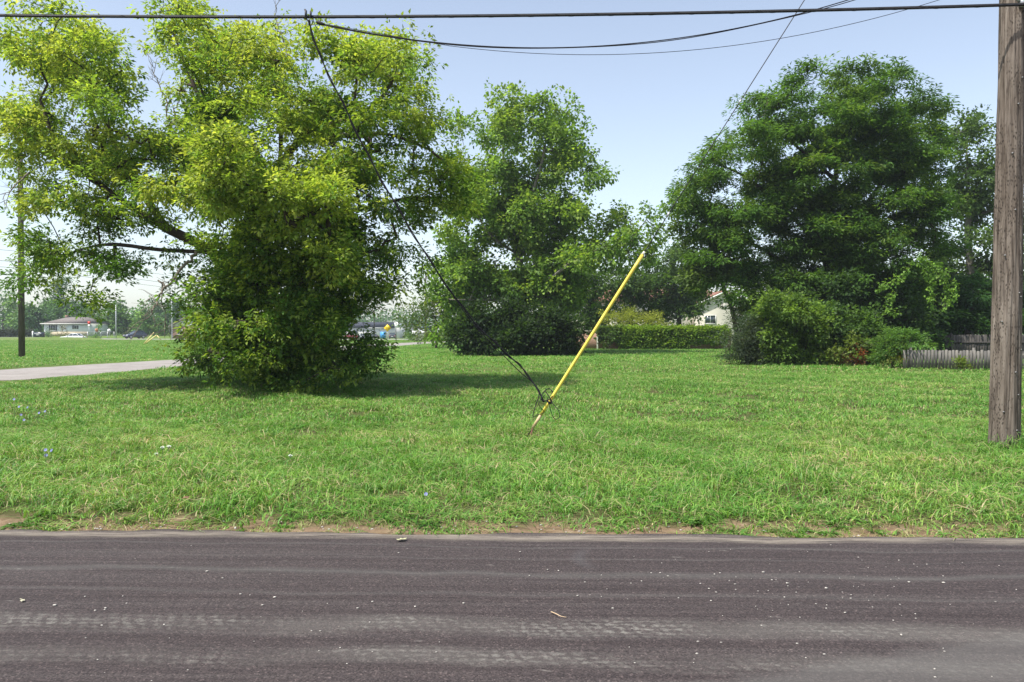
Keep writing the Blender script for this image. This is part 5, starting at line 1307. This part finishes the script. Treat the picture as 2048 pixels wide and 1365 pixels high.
dxx = P(766, 662, 250)[0] - shop.location[0]; dr = MB().box((dxx, -.05, 1.05), (1.65, .1, 2.1)).build('door', flat_mat('bright_blue_paint', (.03, .27, .62), .5, 0, .05), shop); MB().box((dxx + .6, -.13, 1.0), (.1, .06, .3)).build('handle', STEEL, dr)
MB().box((P(760, 662, 250)[0] - shop.location[0], -.43, 3.28), (7, .05, .14)).build('eave_strip', WHITE, shop)
for k_ in range(3): window(shop, -sw / 2 + 3 + k_ * 4, 0, 1.9, 1.8, 1.2)
pd = P(850, 662, 262)[0]; sh2 = thing('white_shed', 'white flat building glimpsed between the shop and the small bright tree', 'building', (pd, 262, float(terrain(pd, 262))))
MB().box((0, 3, 1.6), (8.5, 6, 3.2)).build('wall', WHITE, sh2); MB().box((0, 3, 3.28), (9, 6.5, .16)).build('roof', GREYROOF, sh2); window(sh2, -1.8, 0, 1.7, 1.4, 1.0)
# bushes near the houses
lpb = dict(spray=2, per=10, rc=.22, rs=.16, L=.22, W=.16, flat=.9, droop=.1, up=.4)
for nm, lab, lob, YY, cs, sd, bp in (('round_shrub', 'dark low mounded bush in front of the far bungalow', [(98, 668, 9, 6), (93, 671, 7, 4)], 167, fg2, 111, 97), ('round_shrub', 'round green bush below the red stop sign', [(192, 667, 9, 8), (190, 672, 9, 4)], 155, fg, 112, 191), ('round_shrub', 'pale bush beside the bungalow door', [(120, 662, 6, 5), (121, 666, 5, 3)], 169, [(.16, .17, .09), (.2, .19, .1)], 113, 120),
        ('round_shrub', 'grey-green bush on the verge right of the street sign', [(850, 675, 14, 8), (866, 672, 10, 9), (878, 678, 10, 6)], 118, [(.09, .115, .05), (.12, .14, .06)], 114, 860), ('round_shrub', 'green bush on the verge left of the street sign', [(826, 674, 7, 5), (820, 677, 6, 4)], 128, fg, 115, 824)):
    shrub(nm, lab, lob, YY, 1.0, 330, lpb, cs, sd, bp, rad0=.05, group='bushes far beyond the lawn')
hg = MB(); rngh = np.random.default_rng(120); nh = 420
hx_ = rngh.uniform(P(-40, 662, 168)[0], P(66, 662, 168)[0], nh)
leaves(hg, np.column_stack([hx_, 168 + rngh.uniform(-.6, .6, nh), terrain(hx_, 168 + 0 * hx_) + rngh.uniform(.1, 1.35, nh)]), np.tile((0, -.5, .5), (nh, 1)), 2, 9, .2, .16, .24, .18, .9, .1, [(.035, .05, .026), (.045, .06, .03)], rngh)
tag(hg.build('clipped_hedge', LEAF_DULL), 'long dark clipped hedge at the far left beyond the field', 'hedge')

# ------------------------------------------------------------------ vehicles
def car_paint(name, col):
    m, nt, b, o = new_mat(name); tc = nd(nt, 'ShaderNodeTexCoord')
    r = ramp(nt, noise(nt, tc.outputs['Object'], 3, 3, .5), [(0.3, tuple(c * .9 for c in col)), (0.7, tuple(min(1, c * 1.1) for c in col))])
    nt.links.new(r.outputs[0], b.inputs['Base Color']); b.inputs['Roughness'].default_value = .28; b.inputs['Coat Weight'].default_value = .6; return m
RUBBER = flat_mat('tyre_rubber', (.02, .02, .02), .8); LAMP_W = flat_mat('headlight_lens', (.75, .77, .8), .15); LAMP_R = flat_mat('tail_lens', (.35, .02, .02), .3)
def car(name, label, loc, rz, L, W, H, paint, suv=False):
    """front towards +x"""
    root = thing(name, label, 'car', loc, rz, 'vehicles beyond the field'); h = L / 2; b0 = .24 if suv else .18; belt = H * (.58 if suv else .62); hood = H * (.52 if suv else .54)
    low = [(-h, b0 + .1), (-h * .9, b0), (h * .9, b0), (h, b0 + .12), (h * .985, hood * .78), (h * .86, hood * .93), (h * .42, belt), (-h * .93 if suv else -h * .62, belt + .02), (-h * .98, belt * (.95 if suv else .88)), (-h, belt * .6)]
    bo = MB().prism(low, -W / 2, W / 2).build('body', paint, root); bevel(bo, .09, 3)
    if suv: gh = [(h * .44, belt - .03), (h * .06, H - .10), (-h * .62, H - .10), (-h * .93, belt - .03)]
    else: gh = [(h * .36, belt - .03), (h * .04, H - .05), (-h * .40, H - .05), (-h * .68, belt - .03)]
    def taper(poly, w0, w1):
        p = np.array(poly); z0, z1 = p[:, 1].min(), p[:, 1].max(); t = (p[:, 1] - z0) / (z1 - z0); w = w0 + (w1 - w0) * t; k_ = len(p)
        v = np.vstack([np.column_stack([p[:, 0], -w, p[:, 1]]), np.column_stack([p[:, 0], w, p[:, 1]])])
        return MB().add(v, [tuple(range(k_)), tuple(range(2 * k_ - 1, k_ - 1, -1))] + [(i_, i_ + k_, (i_ + 1) % k_ + k_, (i_ + 1) % k_) for i_ in range(k_)])
    bevel(taper(gh, W / 2 - .06, W / 2 - .2).build('windows', GLASS, root), .05)
    x0, x1 = gh[2][0] - .05, gh[1][0] + .05
    ro_ = MB().box(((x0 + x1) / 2, 0, H - .055), (x1 - x0, W - .34, .10)); bevel(ro_.build('roof', paint, root), .04)
    pl_ = MB()
    for s in (-1, 1):
        for (xa, za), (xb, zb) in ((gh[0], gh[1]), (gh[3], gh[2]), ((gh[0][0] * .2 + gh[3][0] * .3, belt), (gh[0][0] * .1 + gh[2][0] * .4, H - .1))):
            pl_.tube([(xa, s * (W / 2 - .06), za), (xb, s * (W / 2 - .2), zb)], .045, 6)
    pl_.build('pillars', paint, root)
    wr = .35 if suv else .31
    for sx_ in (h * .62, -h * .60):
        for s in (-1, 1):
            a = np.arange(20) * 2 * np.pi / 20; y_ = s * (W / 2 - .1)
            w_ = thing_part('wheel', root, (sx_, y_, wr))
            MB().tube([(0, -.11, 0), (0, -.085, 0), (0, .085, 0), (0, .11, 0)], [wr * .88, wr, wr, wr * .88], 20).build('tyre', RUBBER, w_, smooth=False)
            MB().tube([(0, s * .112, 0), (0, s * .125, 0)], [wr * .62, wr * .5], 14).build('rim', STEEL, w_)
    for s in (-1, 1):
        MB().box((h * .945, s * (W / 2 - .3), hood * .80), (.16, .38, .15), rot=(0, .5, 0)).build('headlight', LAMP_W, root)
        MB().box((-h * .985, s * (W / 2 - .2), belt * .82), (.08, .26, .2)).build('tail_light', LAMP_R, root)
        MB().box((h * .36, s * (W / 2 + .07), belt + .06), (.16, .16, .12)).build('mirror', paint, root)
    MB().box((h * .99, 0, b0 + .24), (.05, W * .55, .16)).build('grille', RUBBER, root)
    MB().box((-h * 1.0, 0, belt * .62), (.04, .5, .13)).build('number_plate', WHITE, root)
    return root
def thing_part(name, parent, loc):
    o = bpy.data.objects.new(name, None); COL.objects.link(o); o.parent = parent; o.location = loc; return o
def on(px, d): 
    x_ = P(px, 662, d)[0]; return (x_, d, float(terrain(x_, d)) + .045)
car('parked_car', 'dark navy hatchback seen front on at the far side of the field', on(270, 158), R(234), 4.1, 1.8, 1.6, car_paint('navy_paint', (.025, .028, .06)), True)
car('parked_car', 'white saloon half hidden by the rise before the far bungalow', on(147, 160), R(180), 4.7, 1.8, 1.42, car_paint('white_paint_car', (.75, .76, .77)))
car('parked_car', 'red car parked in front of the white shop', on(700, 240), R(200), 4.5, 1.8, 1.45, car_paint('red_paint', (.42, .03, .06)))
car('parked_car', 'white car parked right of the red car at the shop', on(722, 242), R(195), 4.5, 1.8, 1.45, car_paint('silver_paint', (.6, .62, .64)))
car('parked_car', 'dark vehicle seen from behind at the right of the blue door', on(785, 238), R(95), 4.7, 1.85, 1.8, car_paint('charcoal_paint', (.03, .03, .04)), True)
car('parked_car', 'black car left of the blue door, mostly behind leaves', on(741, 241), R(170), 4.5, 1.8, 1.5, car_paint('black_paint', (.015, .016, .018)), True)

# ------------------------------------------------------------------ small things near the road
rngs = np.random.default_rng(130)
def pebble_mb(r, rng):
    a = np.array([(0, 0, 1), (.89, 0, .45), (.28, .85, .45), (-.72, .53, .45), (-.72, -.53, .45), (.28, -.85, .45), (.72, .53, -.45), (-.28, .85, -.45), (-.89, 0, -.45), (-.28, -.85, -.45), (.72, -.53, -.45), (0, 0, -1)], float)
    a *= r * rng.uniform(.7, 1.3, (12, 1)); a[:, 2] *= .55; a[:, 0] *= rng.uniform(.9, 1.6)
    f = np.array([(0, 1, 2), (0, 2, 3), (0, 3, 4), (0, 4, 5), (0, 5, 1), (1, 6, 2), (2, 7, 3), (3, 8, 4), (4, 9, 5), (5, 10, 1), (6, 7, 2), (7, 8, 3), (8, 9, 4), (9, 10, 5), (10, 6, 1), (11, 7, 6), (11, 8, 7), (11, 9, 8), (11, 10, 9), (11, 6, 10)])
    c, s = math.cos(rng.uniform(0, 6)), math.sin(rng.uniform(0, 6)); return a, f
peb = MB()
spots = [(1117, 1143), (1095, 1141), (1059, 1153), (1203, 1152), (1336, 1154), (1470, 1170), (1472, 1156), (1526, 1146), (1576, 1174), (1652, 1178), (1685, 1198), (1818, 1166), (1887, 1167), (1998, 1133), (1574, 1168), (1418, 1179), (1155, 1193), (525, 1212), (549, 1196), (414, 1144), (211, 1218), (110, 1212), (830, 1215), (715, 1218), (927, 1208), (1690, 1227), (1803, 1272), (1040, 1105), (745, 1205), (170, 1195)]
for px, py in spots:
    a, f = pebble_mb(rngs.uniform(.004, .009), rngs); peb.add(a + road_pt(px, py) + (0, 0, .005), f)
for _ in range(150):
    px, py = (rngs.uniform(0, 2048), rngs.uniform(1085, 1365)) if rngs.random() < .55 else (rngs.normal(1560, 230), rngs.normal(1175, 35))
    py = max(py, 1084); a, f = pebble_mb(rngs.uniform(.0025, .006), rngs); peb.add(a + road_pt(px, py) + (0, 0, .002), f)
for _ in range(260):
    xx_ = rngs.uniform(-5.5, 5.5); vv = abs(rngs.normal(.05, .16)); yy_ = EDGE + xx_ * math.tan(ROAD_T) + vv; a, f = pebble_mb(rngs.uniform(.004, .012), rngs); peb.add(a + (xx_, yy_, float(terrain(xx_, yy_)) + .003), f)
peb.build('pebbles', flat_mat('pale_stone', (.40, .37, .33), .8, 0, .4, 40), kind='stuff')
# twig, leaves
tw_o = road_pt(1117, 1229, .01)
tw_ = MB().tube(curve3([road_pt(1102, 1224, .008) - tw_o, road_pt(1112, 1228, .018) - tw_o, road_pt(1122, 1233, .012) - tw_o, road_pt(1133, 1235, .006) - tw_o], 12), np.linspace(.0032, .0018, 12), 6).build('twig', flat_mat('dry_straw', (.48, .35, .22), .8)); tw_.location = tw_o
tag(tw_, 'thin dry tan twig lying on the dark road', 'twig')
def dead_leaf(name, label, px, py, z, r, col, seed):
    rng = np.random.default_rng(seed); k_ = 14; a = np.arange(k_) * 2 * np.pi / k_; rr = r * (.75 + .3 * np.abs(np.cos(a * 2.5))) * rng.uniform(.85, 1.15, k_)
    v = np.vstack([[(0, 0, .012)], np.column_stack([rr * np.cos(a), rr * .7 * np.sin(a), .004 + .3 * r * rng.random(k_) * (rr / r)])])
    o = MB().add(v, [(0, i_ + 1, (i_ + 1) % k_ + 1) for i_ in range(k_)]).tube([(r * .8, 0, .01), (r * 1.3, .01, .012)], .0025, 4).build(name, flat_mat(name + '_skin', col, .7, 0, .3, 30)); o.location = G(px, py, z); o.rotation_euler = (rng.normal(0, .04), rng.normal(0, .04), rng.uniform(0, 6)); tag(o, label, 'leaf'); return o
dead_leaf('fallen_leaf', 'pale yellowish fallen leaf on the road edge left of centre', 803, 1081, -.02, .042, (.42, .42, .24), 1)
dead_leaf('fallen_leaf', 'brown curled dead leaf in the grass at left near the verge', 372, 998, .07, .05, (.16, .08, .045), 2)
dead_leaf('fallen_leaf', 'tiny pale leaf lying on the road at far left', 45, 1203, -.024, .020, (.42, .40, .28), 3)
# chicory and lace flowers
BLUE = flat_mat('chicory_blue', (.15, .165, .36), .6, 0, .1); LACE = flat_mat('lace_white', (.50, .54, .44), .7, 0, .1); STEM = flat_mat('stem_green', (.10, .15, .05), .7)
def flower_plant(name, label, cat, px, py, heads, mat, hz, rad, group, umbel=False):
    b = G(px, py); rng = np.random.default_rng(int(px * 3 + py)); o = thing(name, label, cat, (b[0], b[1], float(terrain(b[0], b[1]))), group=group); st = MB(); tops = []
    for (hx_, hy_) in heads:
        q = P(hx_, hy_, b[1] + rng.normal(0, .08)) - b; tops.append(q); m_ = q * .5 + rng.normal(0, .02, 3); st.tube(curve3([(0, 0, -.02), m_, q], 8), [.003] * 8, 5)
    st.build('stem', STEM, o)
    for q in tops:
        f = MB(); n_ = 14
        if umbel:
            for _ in range(22):
                a, rr = rng.uniform(0, 6.28), rad * math.sqrt(rng.random()); c_ = q + (rr * math.cos(a), rr * math.sin(a), .012 * (1 - (rr / rad) ** 2)); f.tube([q - (0, 0, .03), c_], .0012, 3); f.add(c_ + np.array([(.008, 0, 0), (0, .008, 0), (-.008, 0, 0), (0, -.008, 0), (0, 0, .005)]), [(0, 1, 4), (1, 2, 4), (2, 3, 4), (3, 0, 4)])
        else:
            tilt = np.array((rng.normal(0, .3), -.8, .5)); tilt /= np.linalg.norm(tilt); u = np.cross(tilt, (0, 0, 1.)); u /= np.linalg.norm(u); w_ = np.cross(u, tilt)
            for k_ in range(n_):
                a = k_ * 2 * np.pi / n_; d = u * math.cos(a) + w_ * math.sin(a); e = u * math.cos(a + 1.57) + w_ * math.sin(a + 1.57)
                f.add([q, q + d * rad * .7 + e * rad * .2, q + d * rad + tilt * .004, q + d * rad * .7 - e * rad * .2], [(0, 1, 2, 3)])
        f.build('flower', mat, o)
cg, lg = 'blue flowers at the left of the lawn', 'white flowers in the lawn'
flower_plant('chicory_plant', 'blue flowers at the far left of the lawn, upper cluster nearest the frame edge', 'flower', 32, 850, [(28, 797), (42, 828), (38, 812)], BLUE, .3, .022, cg)
flower_plant('chicory_plant', 'blue flowers at the far left, upper cluster to the right', 'flower', 82, 855, [(78, 826), (90, 823), (55, 815), (48, 840)], BLUE, .3, .022, cg)
flower_plant('chicory_plant', 'three blue flowers low at the left, below the other blue clusters', 'flower', 94, 930, [(91, 898), (103, 899), (92, 909)], BLUE, .3, .022, cg)
flower_plant('chicory_plant', 'single blue flower in the grass near the road left of the centre', 'flower', 852, 1005, [(852, 986)], BLUE, .2, .020, cg)
flower_plant('lace_plant', 'white flat flower heads in the grass at left', 'flower', 330, 925, [(325, 897), (338, 895), (312, 910)], LACE, .3, .026, lg, True)
flower_plant('lace_plant', 'small white flower head beside the bare patch at left', 'flower', 582, 925, [(581, 906), (305, 929)][:1], LACE, .2, .024, lg, True)
